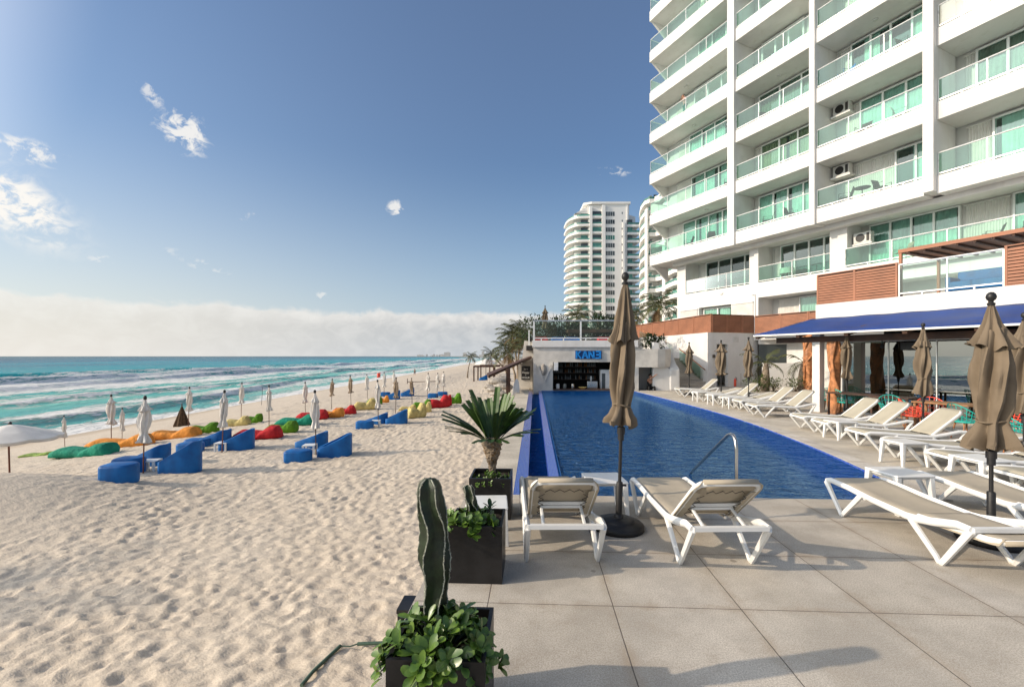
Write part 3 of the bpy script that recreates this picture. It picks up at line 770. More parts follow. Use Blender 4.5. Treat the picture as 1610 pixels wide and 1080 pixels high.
for k in range(NF):
    z = S0+FH*k
    for bi, (x0, x1, yo) in enumerate(bays):
        # slab with its deep white fascia
        q = MB()
        if bi == 0:
            q.prism([(x0+.03, yo), (x1, yo), (x1, BW), (x0, BW), (x0, yo+.15)], z-FT, z)
            wedge(q, x0+.001, 0.16, yo+.25, BW-.001, z-FT+.001, 1.15)
        else: q.b2(x0, x1, yo, BW if bi < 3 else BW+.15, z-FT, z)
        q.build('balcony_slab', 'white_wall', hotel, bevel=0.015)
        if bi == 0: pts = [(x0+.08, BW-.05), (x0+.08, yo+.08), (x1-.03, yo+.08)]
        else: pts = [(x0+.03, yo+.08), (x1-.03 if bi < 3 else 17.0, yo+.08)]
        railing(pts, z, glassm='rail_frost' if (bi == 3 and k == 2) else 'rail_glass')
        ws, sh = wf[bi, k]; yb = BW if bi < 3 else BW+.15
        for a, b_, n, c in ws: window(a, b_, yb, z+.03, z+2.30, n, c)
        for a, b_ in sh: shutter(a, b_, yb, z+.03, z+2.32)
# end brackets under the lowest balcony
q = MB(); q.b2(-6.05, 24, Y1-.5, Y1-.003, S0-FT-.25, S0-FT-.004)
q.build('bracket', 'white_wall', hotel)
# set back storeys
window(-4.3, 0.1, LB, 6.80, 9.02, 4, None); shutter(-5.0, -4.45, LB, 6.78, 9.0)
railing([(-5.2, Y1+.06), (.3, Y1+.06)], 6.73, spacing=2.0)
window(1.65, 5.2, LB, 6.80, 9.02, 4, None); shutter(1.1, 1.5, LB, 6.78, 9.0)
railing([(.95, Y1+.06), (5.35, Y1+.06)], 6.73, spacing=2.0)
window(6.75, 10.4, LB, 6.80, 9.02, 4, ct((0, .24), (.26, .5), (.52, .98)))
shutter(10.6, 12.1, LB, 6.78, 9.0); window(12.3, 16, LB, 6.80, 9.02, 3, ct((0, 1)))
railing([(6.25, Y1+.06), (6.3, Y1-.25), (17, Y1-.25)], 6.73, spacing=2.0)
MB().b2(6.25, 18, Y1-.33, Y1-.003, 6.35, 6.72).build('balcony_slab', 'white_wall', hotel)
window(-3.7, -1.3, LB-.9, 3.55, 5.40, 2, ct((0, .45), (.55, .9)))
window(2.9, 5.2, LB, 3.55, 5.6, 2, ct((0, .45), (.6, 1))); shutter(1.4, 2.7, LB, 3.55, 5.6)
shutter(-5.7, -4.0, Y1, 3.5, 5.45); shutter(-1.0, .6, Y1, 3.5, 5.5)
walls2 = MB(); walls2.b2(-3.95, -1.05, LB-.898, LB-.5, 3.0, 6.1); walls2.build('inner_wall', 'white_wall', hotel)
q = MB().tube([(.72, Y1-.04, 5.9), (.72, Y1-.04, 3.4)], .03, 8); q.tube([(.72, Y1-.04, 5.9), (.72, Y1-.08, 6.0), (.5, Y1-.08, 6.0)], .03, 8); q.build('drain_pipe', 'white_frame', hotel, smooth=True)
q = MB().lathe([(0.01, 0), (.17, .0), (.15, .05), (.05, .08), (.005, .085)], 18); q.xform(Matrix.Translation((-1.9, Y1-.002, 6.42))@Matrix.Rotation(R(90), 4, 'X')); q.build('wall_lamp', 'white_plastic', hotel, smooth=True)
for bi, k, fx in ((0, 1, .3), (0, 1, .65), (0, 3, .5), (1, 3, .5), (2, 3, .5), (0, 4, .4)):
    x0, x1, yo = bays[bi]; z = S0+FH*k-FT
    q = MB().lathe([(.02, -.001), (.13, -.001), (.12, -.05), (.04, -.08), (.005, -.082)], 16, (x0+(x1-x0)*fx, .9, z)); q.build('ceiling_lamp', 'ac_grey', hotel, smooth=True)

# ---- air conditioners on shelves
def ac_unit(x, y, z, label, rz=0.0):
    p = HW(x, y, z); t_ = thing('air_conditioner', label, 'air conditioner', p, HRZ+rz, 'air conditioners on the hotel balconies')
    MB().b2(-.42, .42, -.17, .17, .05, .62).build('casing', 'ac_grey', t_, bevel=.02)
    q = MB()
    for k in range(9):
        r0 = .22*(1-k/10); q.tube([(-.08+r0*math.cos(a), -.176, .335+r0*math.sin(a)) for a in np.linspace(0, 2*math.pi, 20, endpoint=False)], .005, 4, closed=True)
    q.lathe([(.0, 0), (.235, 0), (.235, .004)], 20)
    q.v = q.v
    q2 = MB().lathe([(.003, 0), (.225, 0), (.225, .004), (.003, .004)], 24); q2.xform(Matrix.Translation((-.08, -.171, .335))@Matrix.Rotation(R(90), 4, 'X')); q2.build('fan_grille', 'black_metal', t_)
    q3 = MB().b2(.22, .36, -.176, -.171, .12, .55); q3.build('vent', 'dark_chair', t_)
    q4 = MB().b2(-.5, .5, -.24, .22, -.06, .03); q4.build('shelf', 'white_wall', t_)
    return t_
ac_unit(5.95, 1.45, 11.85, 'grey air conditioner on a shelf in the third bay, over the long corrugated shutter')
ac_unit(5.95, 1.45, 15.25, 'upper grey air conditioner in the third bay, a floor above the other')
ac_unit(6.75, 1.9, 8.0, 'grey air conditioner on a shelf over the long lower balcony')
ac_unit(4.6, 1.3, 12.0, 'white unit partly hidden beside the second column', R(-60))
ac_unit(-.75, 1.3, S0+2*FH+1.35, 'small white air conditioner beside the first column, lower of two')
ac_unit(-.75, 1.3, S0+4*FH+1.35, 'small white air conditioner high beside the first column')
# ---- balcony furniture
def balcony_chair(x, y, z, rz, label, mt='dark_chair', grp='chairs on the hotel balconies'):
    t_ = thing('balcony_chair', label, 'chair', HW(x, y, z), HRZ+rz, grp)
    for sx_ in (-1, 1):
        MB().tube([(sx_*.26, -.27, 0), (sx_*.26, -.25, .62), (sx_*.26, .25, .60), (sx_*.25, .28, 0)], .018, 6).build('leg_frame', mt, t_, smooth=True)
    MB().box((0, 0, .40), (.48, .50, .03)).build('seat', mt, t_)
    MB().add([(-.24, .22, .42), (.24, .22, .42), (.24, .38, .90), (-.24, .38, .90)], [(0, 1, 2, 3)]).build('backrest', mt, t_, solid=.02)
    return t_
def balcony_table(x, y, z, label, mt='dark_chair', cloth=False):
    t_ = thing('balcony_table', label, 'table', HW(x, y, z), HRZ, 'tables on the hotel balconies')
    MB().lathe([(.0, .68), (.36, .68), (.36, .71), (.0, .71)], 24).build('table_top', mt, t_)
    q = MB().tube([(0, 0, 0.02), (0, 0, .68)], .025, 8)
    for a in range(4): q.tube([(0, 0, .06), (.26*math.cos(a*1.57), .26*math.sin(a*1.57), .01)], .015, 6)
    q.build('pedestal', mt, t_)
    return t_
Z = lambda k: S0+FH*k+.005
balcony_chair(6.4, .9, Z(0), R(-70), 'dark armchair left of the round table on the lowest third-bay balcony')
balcony_chair(8.1, .9, Z(0), R(80), 'dark armchair right of the round table on the lowest third-bay balcony')
balcony_table(7.2, .9, Z(0), 'small round dark table between armchairs on a balcony with a long corrugated shutter')
balcony_chair(1.9, .9, Z(0), R(-50), 'dark armchair on the lowest second-bay balcony, left one of the pair')
balcony_chair(3.4, .9, Z(0), R(95), 'slatted chair seen from the side on the lowest second-bay balcony')
balcony_chair(-4.5, .9, Z(0), R(-60), 'dark armchair left on the lowest first-bay balcony')
balcony_chair(-2.4, .9, Z(0), R(40), 'dark armchair right on the lowest first-bay balcony')
balcony_chair(-.9, .8, Z(1), R(-50), 'dark chair near the first column one floor above the lowest balcony')
balcony_chair(1.0, .9, Z(3), R(-20), 'dark chair at the left end of a high second-bay balcony')
balcony_chair(1.7, .9, Z(2), R(60), 'dark chair behind glass on the second-bay balcony below the high one')
balcony_chair(8.9, .9, Z(1), R(100), 'white framed chair on the third-bay balcony above the air conditioner', 'ac_grey')
balcony_chair(7.2, 1.0, Z(1), R(0), 'dark chair with a red cushion on the third-bay balcony', 'dark_chair')
balcony_chair(6.4, .9, Z(2), R(-30), 'blue lounge chair on the third-bay balcony', 'sign_blue')
balcony_chair(9.1, .9, Z(2), R(80), 'wire armchair at the right end of the third-bay balcony', 'hedge')
balcony_chair(11.9, 1.6, 6.735, R(-60), 'dark armchair behind the long lower balcony glass, left of two at the right edge')
balcony_chair(13.1, 1.6, 6.735, R(20), 'dark armchair behind the long lower balcony glass at the right edge')
balcony_chair(8.6, 1.7, 6.735, R(-40), 'pale sling chair behind the lower balcony glass beside the sliding doors', 'sling')
balcony_chair(-3.0, 1.9, 6.735, R(-40), 'dark chair in the leftmost recessed lower loggia')
o = MB()
vs = []; n = 40
for j in range(n):
    a = 2*math.pi*j/n; r = .42+.03*math.sin(6*a)
    vs.append([(.36*math.cos(a), .36*math.sin(a), .715), (.39*math.cos(a), .39*math.sin(a), .70), (r*math.cos(a), r*math.sin(a), .36)])
o.loft([[v[k] for v in vs] for k in range(3)], caps=False); o.f.append(tuple(range(n)))
tb = balcony_table(2.5, 1.9, 6.735, 'small round table under a white cloth in the second recessed loggia')
ob = o.build('tablecloth', 'white_cloth', smooth=True); ob.location = HW(2.5, 1.9, 6.737); tag(ob, 'white cloth draped over the loggia table', 'tablecloth')

# ================================================================ people
def person(label, loc, rz, joints, clothes, hair='dark_chair', sc=1.0, grp=None):
    """joints: dict of named points; one skinned body, clothing and hair as children"""
    root = thing('person', label, 'person', loc, rz, grp)
    order = []; vs = []; es = []; rad = []
    def addp(n, p, r, parent=None):
        vs.append(Vector(p)); rad.append(r); order.append(n)
        if parent is not None: es.append((order.index(parent), len(vs)-1))
    J = joints
    addp('pelvis', J['pelvis'], .13)
    addp('waist', J['waist'], .115, 'pelvis'); addp('chest', J['chest'], .135, 'waist'); addp('neck', J['neck'], .055, 'chest')
    addp('jaw', J['jaw'], .062, 'neck'); addp('head', J['head'], .088, 'jaw'); addp('crown', J['crown'], .065, 'head')
    for s_ in 'lr':
        addp('sh'+s_, J['sh'+s_], .062, 'chest'); addp('el'+s_, J['el'+s_], .042, 'sh'+s_); addp('wr'+s_, J['wr'+s_], .027, 'el'+s_)
        addp('pa'+s_, J['pa'+s_], .036, 'wr'+s_)
        d = (Vector(J['pa'+s_])-Vector(J['wr'+s_])).normalized(); sd = d.cross(Vector((0, 0, 1)))
        sd = sd.normalized() if sd.length > .1 else Vector((1, 0, 0)); cl = sd.cross(d)
        for fi, (o_, L) in enumerate(((-.028, .065), (-.010, .078), (.010, .074), (.027, .058))):
            a = Vector(J['pa'+s_])+sd*o_+d*.015
            addp('f%d%s' % (fi, s_), a+d*L*.5-cl*.008, .010, 'pa'+s_); addp('g%d%s' % (fi, s_), a+d*L-cl*.022, .008, 'f%d%s' % (fi, s_))
        a = Vector(J['pa'+s_]); addp('th'+s_, a+sd*.045+d*.0, .011, 'pa'+s_); addp('ti'+s_, a+sd*.062+d*.035, .009, 'th'+s_)
        addp('hip'+s_, J['hip'+s_], .088, 'pelvis'); addp('kn'+s_, J['kn'+s_], .058, 'hip'+s_); addp('an'+s_, J['an'+s_], .038, 'kn'+s_); addp('toe'+s_, J['toe'+s_], .036, 'an'+s_)
    def skin(idx, name, mt, grow=0.0, rootname=None):
        me = bpy.data.meshes.new(name); mp = {n: k for k, n in enumerate(idx)}
        me.from_pydata([vs[order.index(n)] for n in idx], [(mp[order[a]], mp[order[b]]) for a, b in es if order[a] in mp and order[b] in mp], [])
        o = bpy.data.objects.new(name, me); COL.objects.link(o); o.parent = root; me.materials.append(M[mt])
        md = o.modifiers.new('skin', 'SKIN'); md.use_smooth_shade = True
        sv_ = me.skin_vertices[0].data
        for k, n in enumerate(idx):
            r = rad[order.index(n)]+grow; sv_[k].radius = (r, r*(0.78 if n in ('pelvis', 'waist', 'chest') else 1.0)); sv_[k].use_root = False
        sv_[mp[rootname or idx[0]]].use_root = True
        q = o.modifiers.new('sub', 'SUBSURF'); q.levels = 1; q.render_levels = 2
        return o
    skin(order, 'body', 'skin')
    for nm, mt, idx, gr in clothes: skin(idx, nm, mt, gr)
    hd = Vector(J['head']); cr = Vector(J['crown']); up = (cr-hd).normalized(); fw = Vector(J.get('face', (0, -1, 0))).normalized()
    q = MB()
    rings = []
    sd = fw.cross(up).normalized()
    for k in range(7):
        th = k/6*1.75; rr = .106*math.sin(th)+.002
        rings.append([hd+up*(.045+.098*math.cos(th))-fw*.022+(sd*math.cos(a)*rr+fw*math.sin(a)*rr*(1.0 if math.sin(a) < 0 or k < 4 else .55)) for a in np.linspace(0, 2*math.pi, 14, endpoint=False)])
    q.loft(rings).build('hair', hair, root, smooth=True)
    f = MB(); 
    nose = hd+fw*.092-up*.02; f.add([nose+fw*.022, nose+sd*.014, nose-sd*.014, nose+up*.045], [(0, 1, 2), (0, 2, 3), (0, 3, 1)])
    f.build('nose', 'skin', root)
    e = MB()
    for s_ in (-1, 1): e.box(hd+fw*.088+sd*s_*.033+up*.012, (.018, .018, .010))
    e.build('eyes', 'interior', root)
    mo = MB().box(hd+fw*.085-up*.058, (.04, .012, .008), rz=math.atan2(fw.x, -fw.y)); mo.build('mouth', 'red', root)
    return root
def standing(bend=0.0, armL=None, armR=None, stride=0.0):
    J = {'pelvis': (0, 0, .93), 'waist': (0, 0, 1.10), 'chest': (0, -.01-bend*.4, 1.32), 'neck': (0, -.015-bend*.6, 1.50), 'jaw': (0, -.035-bend*.65, 1.55),
         'head': (0, -.03-bend*.7, 1.63), 'crown': (0, -.02-bend*.7, 1.69), 'face': (0, -1, -.1)}
    for s_, k in (('l', -1), ('r', 1)):
        J['sh'+s_] = (k*.18, -bend*.45, 1.42); J['el'+s_] = (k*.23, .02, 1.14); J['wr'+s_] = (k*.22, -.10, .91); J['pa'+s_] = (k*.21, -.13, .83)
        J['hip'+s_] = (k*.10, 0, .86); J['kn'+s_] = (k*.11, -.03-k*stride*.5, .49); J['an'+s_] = (k*.11, 0.02-k*stride, .07); J['toe'+s_] = (k*.12, -.14-k*stride, .035)
    if armL: J['ell'], J['wrl'], J['pal'] = armL
    if armR: J['elr'], J['wrr'], J['par'] = armR
    return J
TORSO = ['pelvis', 'waist', 'chest', 'shl', 'ell', 'shr', 'elr']
LEGS = ['pelvis', 'hipl', 'knl', 'anl', 'hipr', 'knr', 'anr']
rail_arms = dict(armL=((-.27, -.12, 1.18), (-.20, -.36, 1.12), (-.19, -.43, 1.11)), armR=((.27, -.12, 1.18), (.20, -.36, 1.12), (.19, -.43, 1.11)))
mat('cream_dress', (0.70, 0.66, 0.56), .9, .05, 6); mat('teal_trousers', (0.10, 0.30, 0.27), .9, .05, 6); mat('pink_shirt', (.55, .33, .30), .9, .05, 6); mat('black_cloth', (.012, .012, .013), .9, .1, 8)
# people on balconies
J = standing(.05, **rail_arms)
person('person with dark hair in a cream dress leaning on a high first-bay balcony rail', HW(-2.9, .62, S0+5*FH), HRZ, J,
       [('dress', 'cream_dress', TORSO+['hipl', 'hipr', 'knl', 'knr'], .022)])
J = standing(.15, armL=((-.30, -.10, 1.30), (-.10, -.22, 1.52), (-.05, -.2, 1.60)), armR=((.27, -.12, 1.18), (.20, -.36, 1.12), (.19, -.43, 1.11)))
person('person in a pinkish top and teal trousers, hand at the head, on a first-bay balcony', HW(-4.6, .62, S0+3*FH), HRZ-.3, J,
       [('shirt', 'pink_shirt', TORSO, .014), ('trousers', 'teal_trousers', LEGS, .016)])

# ================================================================ podium with the restaurant (hotel axes)
pod = thing('restaurant_podium', 'white podium storey in front of the hotel, with a glazed restaurant under the blue awning', 'building', HO, HRZ)
PY = -7.3; P0 = 9.8
q = MB(); q.b2(P0, 24, PY, 1.3, 3.40, 3.97); q.build('roof_slab', 'white_wall', pod, bevel=.015)
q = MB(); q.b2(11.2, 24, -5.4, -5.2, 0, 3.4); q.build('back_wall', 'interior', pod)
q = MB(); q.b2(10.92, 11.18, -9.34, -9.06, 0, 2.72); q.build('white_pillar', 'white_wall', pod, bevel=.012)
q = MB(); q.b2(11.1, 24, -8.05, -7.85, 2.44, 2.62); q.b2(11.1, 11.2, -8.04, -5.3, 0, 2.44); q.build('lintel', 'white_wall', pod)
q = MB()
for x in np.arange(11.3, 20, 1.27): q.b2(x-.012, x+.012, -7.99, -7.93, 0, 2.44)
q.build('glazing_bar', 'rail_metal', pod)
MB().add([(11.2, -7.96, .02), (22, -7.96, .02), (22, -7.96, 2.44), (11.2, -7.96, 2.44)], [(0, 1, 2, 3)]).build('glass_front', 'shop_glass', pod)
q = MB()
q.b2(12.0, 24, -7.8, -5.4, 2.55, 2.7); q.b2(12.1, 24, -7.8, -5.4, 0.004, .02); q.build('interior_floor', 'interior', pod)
for x in (13.3, 16.2, 18.6):
    q = MB().b2(x-.28, x+.28, -8.25, -8.07, 2.14, 2.40); q.build('wall_speaker', 'black_metal', pod, bevel=.02)
for x in (12.6, 14.9, 17.2):
    q = MB().tube([(x, -8.4, 2.5), (x, -8.4, 2.38)], .012, 6).lathe([(.02, 2.38), (.045, 2.30), (.05, 2.22), (.01, 2.22)], 12, (x, -8.4, 0)); q.build('hanging_spot', 'black_metal', pod, smooth=True)
# awning
aw = thing('awning', 'long dark blue canvas awning on brown beams along the restaurant front', 'awning', HO, HRZ)
AY = -10.05; AX = 9.15
q = MB(); nx, ny = 60, 8; vs = []
for i in range(nx+1):
    for j in range(ny+1):
        u = i/nx; v = j/ny; x = AX+(24-AX)*u; y = PY-.01+(AY-PY)*v
        z = 3.42+(2.74-3.42)*v-.035*math.sin(math.pi*v)*(1-.5*math.cos(x*2*math.pi/1.9))+.01*math.sin(x*5)
        if u < .05: x += (1-v)*.55*(1-u/.05)
        vs.append((x, y, z))
q.add(vs, [(i*(ny+1)+j, (i+1)*(ny+1)+j, (i+1)*(ny+1)+j+1, i*(ny+1)+j+1) for i in range(nx) for j in range(ny)])
q.build('canvas', 'awning_blue', aw, smooth=True, solid=.012)
q = MB().b2(AX+.02, 24, AY-.02, AY+.0, 2.69, 2.745); q.build('hem', 'white_cloth', aw)
q = MB().b2(AX+.45, 24, -9.36, -9.12, 2.44, 2.64); q.build('main_beam', 'dark_wood', aw, bevel=.008)
for k, x in enumerate(np.arange(AX+.12, 22, 1.55)):
    q = MB().beam((x, AY+.06, 2.66), (x, PY-.02, 3.27), .12, .13); q.build('rafter', 'dark_wood', aw)
# carved trunk posts
def trunk_post(p, h, r, label, seed):
    t_ = thing('trunk_post', label, 'post', p, 0, 'carved tree trunk posts of the restaurant')
    random.seed(seed); rings = []
    for k in range(26):
        z = h*k/25; rr = r*(1-.12*z/h+.10*math.sin(z*3.1+seed)); ring = []
        for j in range(20):
            a = 2*math.pi*j/20; ring.append((rr*math.cos(a)*(1+.16*math.sin(3*a+z*2.2)+.08*math.sin(7*a-z*3)), rr*math.sin(a)*(1+.16*math.sin(3*a+z*2.2)), z))
        rings.append(ring)
    MB().loft(rings).build('trunk', 'trunk_wood', t_, smooth=True)
    for i in range(5):
        a0 = i*1.26+seed; tw = random.choice([-1, 1])*random.uniform(.8, 1.7); pts = []
        for k in range(24):
            z = h*k/23; a = a0+tw*math.sin(z*1.5+i)+z*(1.6 if seed > 5 else .15)*(1 if seed > 5 else tw); pts.append(((r*1.04)*math.cos(a), (r*1.04)*math.sin(a), z))
        MB().tube(pts, [r*.26*(1+.3*math.sin(k*.9+i)) for k in range(24)], 7).build('vine', 'trunk_wood', t_, smooth=True)
    return t_
trunk_post(HW(11.62, -9.25, 0), 2.44, .17, 'gnarled orange-brown trunk post beside the white restaurant pillar', 2)
p = G0(1272, 615.5); trunk_post(Vector((p.x, p.y, 0)), 3.2, .22, 'spirally twisted orange-brown trunk post behind the white pillar by the garden wall', 8)
# louvred screens, each panel a thing
def louvre(a, b, z0, z1, label, npan=2, slat=.085, grp='slatted wooden screens', fr=.06, parent=None):
    cov = .62
    a = Vector(a); b = Vector(b); L = (b-a).length; ang = math.atan2(b.y-a.y, b.x-a.x)
    t_ = thing('slatted_screen', label, 'screen', Vector((a.x, a.y, z0)), ang, grp)
    f = MB(); s_ = MB()
    for k in range(npan+1):
        x = L*k/npan; x = min(max(x, fr/2), L-fr/2); f.b2(x-fr/2, x+fr/2, -.035, .035, 0, z1-z0)
    f.b2(fr, L-fr, -.03, .03, 0.0, .035); f.b2(fr, L-fr, -.03, .03, z1-z0-.035, z1-z0-.001)
    f.build('frame', 'slat_wood', t_)
    n = int((z1-z0-.08)/slat)
    for k in range(n):
        z = .06+k*slat
        s_.add([(fr*.6, -.026, z), (L-fr*.6, -.026, z), (L-fr*.6, .02, z+slat*.62), (fr*.6, .02, z+slat*.62)], [(0, 1, 2, 3)])
        s_.add([(fr*.6, -.027, z-.012), (L-fr*.6, -.027, z-.012), (L-fr*.6, -.027, z+slat*cov), (fr*.6, -.027, z+slat*cov)], [(0, 1, 2, 3)])
        s_.add([(fr*.6, -.026, z-.012), (L-fr*.6, -.026, z-.012), (L-fr*.6, .02, z+slat*.62-.012), (fr*.6, .02, z+slat*.62-.012)], [(0, 1, 2, 3)])
    s_.build('slats', 'slat_wood', t_)
    MB().b2(fr*.7, L-fr*.7, .030, .034, .03, z1-z0-.03).build('backing', 'dark_wood', t_)  # dark sheet added to colour the slat gaps as shade
    return t_
def hw0(x, y): v = HW(x, y); return (v.x, v.y, 0)
louvre(hw0(P0+.03, PY+.06), hw0(12.5, PY+.06), 3.975, 5.14, 'terracotta louvred screen on the white podium roof, left of the glass balustrade', 2, .095)
louvre(hw0(15.1, PY+.06), hw0(19, PY+.06), 3.975, 5.14, 'terracotta louvred screen on the podium roof at the right edge of the photo', 3, .095)
gr = thing('glass_balustrade', 'green glass balustrade on the podium roof between two terracotta screens', 'balustrade', HO, HRZ)
railing([(12.53, PY+.08), (15.07, PY+.08)], 3.975, 1.08, 'window_glass', 1.3, gr, 'frame')
pg = thing('roof_pergola', 'thin flat terracotta canopy frame over the podium roof terrace', 'pergola', HO, HRZ)
MB().b2(12.35, 22, -6.9, -4.2, 5.52, 5.64).build('canopy_frame', 'slat_wood', pg)
q = MB().b2(12.36, 12.44, -6.88, -6.8, 3.97, 5.52); q.build('post', 'slat_wood', pg)
q = MB().b2(12.36, 12.44, -4.3, -4.22, 3.97, 5.52); q.build('post', 'slat_wood', pg)
q = MB()
for k in range(22):
    q.b2(12.6+k*.42, 12.66+k*.42, -6.85, -4.25, 5.46, 5.518)
q.build('ceiling_battens', 'dark_wood', pg)
def sofa(p, rz, L, label, mt='blue_plastic', cat='sofa'):
    t_ = thing('outdoor_sofa', label, cat, p, rz)
    MB().b2(-L/2, L/2, -.4, .4, .12, .42).build('seat', mt, t_, bevel=.04); MB().b2(-L/2, L/2, .25, .42, .42, .80).build('backrest', mt, t_, bevel=.04)
    for s_ in (-1, 1): MB().b2(s_*L/2-.07, s_*L/2+.07, -.4, .42, .0, .58).build('arm', mt, t_, bevel=.03)
    return t_
sofa(HW(14.3, -5.9, 3.975), HRZ, 1.7, 'blue outdoor sofa behind the green glass balustrade on the podium roof')
# ================================================================ raised terrace, its walls and fences
ter = thing('terrace_wall', 'white retaining wall of the raised terrace below the slatted fence', 'wall')
C1 = Vector((12.6, 28.8, 0)); CL = Vector((10.62, 40.5, 0)); CR = Vector((16.15, 29.95, 0))
def wallseg(mb, a, b, th, z0, z1):
    a = Vector(a); b = Vector(b); d = (b-a).normalized(); n = Vector((-d.y, d.x, 0))
    poly = [a, b, b+n*th, a+n*th]; mb.prism([(p.x, p.y) for p in poly], z0, z1)
q = MB(); wallseg(q, CL, C1, -.25, 0, 3.45)
# right section with a doorway
d_ = (CR-C1).normalized(); Lr = (CR-C1).length
da, db = .42, 1.30
wallseg(q, C1, C1+d_*da, .25, 0, 3.448); wallseg(q, C1+d_*da, C1+d_*db, .25, 2.72, 3.448); wallseg(q, C1+d_*db, CR, .25, 0, 3.448)
q.build('wall', 'white_wall', ter)
q = MB(); nn = Vector((-d_.y, d_.x, 0)); a = C1+d_*(da-.01)+nn*.9; b_ = C1+d_*(db+.01)+nn*.9; wallseg(q, a, b_, .05, 0, 2.8); q.build('door', 'ac_grey', ter)
q = MB(); q.add([(C1.x+.1, C1.y+.3, 3.44), (CL.x+.1, CL.y, 3.44), (CL.x+8, CL.y, 3.44), (26, 33, 3.44), (CR.x, CR.y+.1, 3.44)], [(0, 1, 2, 3, 4)]); q.build('terrace_floor', 'side_concrete', ter)
# small wall details
rotw = math.atan2(d_.y, d_.x)
def on_right(u, off, z): return C1+d_*u-nn*off+Vector((0, 0, z))
o = MB().b2(-.19, .19, -.02, .02, -.17, .17).b2(-.15, .15, -.03, -.02, -.13, .13).build('wall_vent', 'ac_grey'); o.location = on_right(1.95, .022, 3.02); o.rotation_euler = (0, 0, rotw); tag(o, 'small grey square vent high on the white terrace wall', 'vent')
o = MB().b2(-.09, .09, -.03, .03, -.1, .1).b2(-.06, .06, -.036, -.03, -.07, .07).build('wall_sign', 'dark_chair'); o.location = on_right(.18, .032, 1.95); o.rotation_euler = (0, 0, rotw); tag(o, 'small dark sign by the doorway in the terrace wall corner', 'sign')
dl = (C1-CL).normalized(); nl = Vector((dl.y, -dl.x, 0))
o = MB().b2(-.13, .13, -.08, .08, -.2, .2).b2(-.1, .1, -.1, -.08, -.15, .17).build('wall_lantern', 'sling_far', bevel=.03); v = C1-dl*1.6; o.location = (v.x-.09, v.y, 2.85); o.rotation_euler = (0, 0, R(90)); tag(o, 'cream box lantern on the white wall above the stair handrail', 'lamp')
# fences on the terrace
NFn = 6
for k in range(NFn):
    a = C1+(CL-C1)*(k/NFn); b_ = C1+(CL-C1)*((k+1)/NFn)
pos = ['nearest to the corner', 'second from the corner', 'third from the corner', 'fourth from the corner', 'fifth from the corner', 'farthest from the corner']
for k in range(NFn):
    a = C1+(CL-C1)*(k/NFn); b_ = C1+(CL-C1)*((k+1)/NFn-.003)
    louvre(b_, a, 3.455, 4.64, 'slatted wooden fence panel over the stairs, '+pos[k], 1, .075, 'fence panels along the raised terrace', .05)
pos = ['left, at the corner', 'middle', 'right, by the drain pipe']
for k in range(3):
    a = C1+(CR-C1)*(k/3); b_ = C1+(CR-C1)*((k+1)/3-.003)
    if k == 0: a = a+d_*.05
    louvre(a, b_, 3.455, 4.62, 'shaded slatted fence panel over the doorway, '+pos[k], 1, .075, 'fence panels along the raised terrace', .05)
f2a = Vector(hw0(1.25, .62)); f2b = Vector(hw0(9.7, .62))
pos = ['first past the drain pipe', 'second past the drain pipe', 'third, touching the awning', 'fourth, mostly behind the awning', 'fifth, behind the awning']
for k in range(5):
    a = f2a+(f2b-f2a)*(k/5); b_ = f2a+(f2b-f2a)*((k+1)/5-.003)
    louvre(a, b_, 3.40, 4.52, 'slatted fence panel under the second bay, '+pos[k], 1, .075, 'fence panels along the raised terrace', .05)
# low wall, dark window band and garden to its right
gw = thing('garden_wall', 'low white garden wall behind two small palms, with a dark window band above', 'wall')
a = Vector((CR.x-.3, CR.y-1.3, 0)); b_ = Vector((23.5, 27.6, 0))
q = MB(); wallseg(q, a, b_, .3, 0, 1.52); wallseg(q, a+Vector((.2, .9, 0)), b_+Vector((0, .9, 0)), .2, 2.72, 3.41); q.build('wall', 'white_wall', gw)
q = MB(); wallseg(q, a+Vector((.2, .95, 0)), b_+Vector((0, .95, 0)), .05, 1.3, 2.75); q.build('window_band', 'tower_dark', gw)
q = MB(); wallseg(q, a+Vector((.3, .3, 0)), b_+Vector((0, .3, 0)), .66, 1.2, 1.5); q.build('soil_bed', 'soil', gw)
# ---- stairs
st = thing('stairs', 'pale stone stairs climbing away beside the terrace wall', 'stairs')
q = MB(); NS = 11; rise = .165
yS = 28.6
def wallx(y): return C1.x+(CL.x-C1.x)*((y-C1.y)/(CL.y-C1.y))-.005
for k in range(NS):
    y0 = yS+k*.34; x0 = 9.55-.0*k; x1 = wallx(y0)
    q.b2(x0, x1, y0, y0+.34 if k < NS-1 else 36, (k*rise) if k else 0, (k+1)*rise)
    q.b2(x0, x1, y0-.025, y0+.0, (k+1)*rise-.04, (k+1)*rise-.002)
q.build('steps', 'side_concrete', st)
pw = thing('stair_parapet', 'tall white sloping parapet wall beside the stairs', 'wall')
def yzp(poly, x0, x1): return MB().yz(poly, x0, x1)
q = MB(); q.yz([(25.7, 0), (25.7, 1.22), (26.3, 1.55), (27.2, 2.35), (28.2, 2.9), (29.6, 3.25), (38, 3.25), (38, 0)], 8.9, 9.5); q.build('wall', 'white_wall', pw, bevel=.10, seg=4)
q = MB(); q.xz([(7.98, 0), (8.95, 0), (8.95, 1.15), (8.75, 1.45), (8.45, 2.15), (8.28, 2.7), (7.98, 2.75)], 25.75, 26.05); q.build('front_face', 'white_wall', pw, bevel=.03)
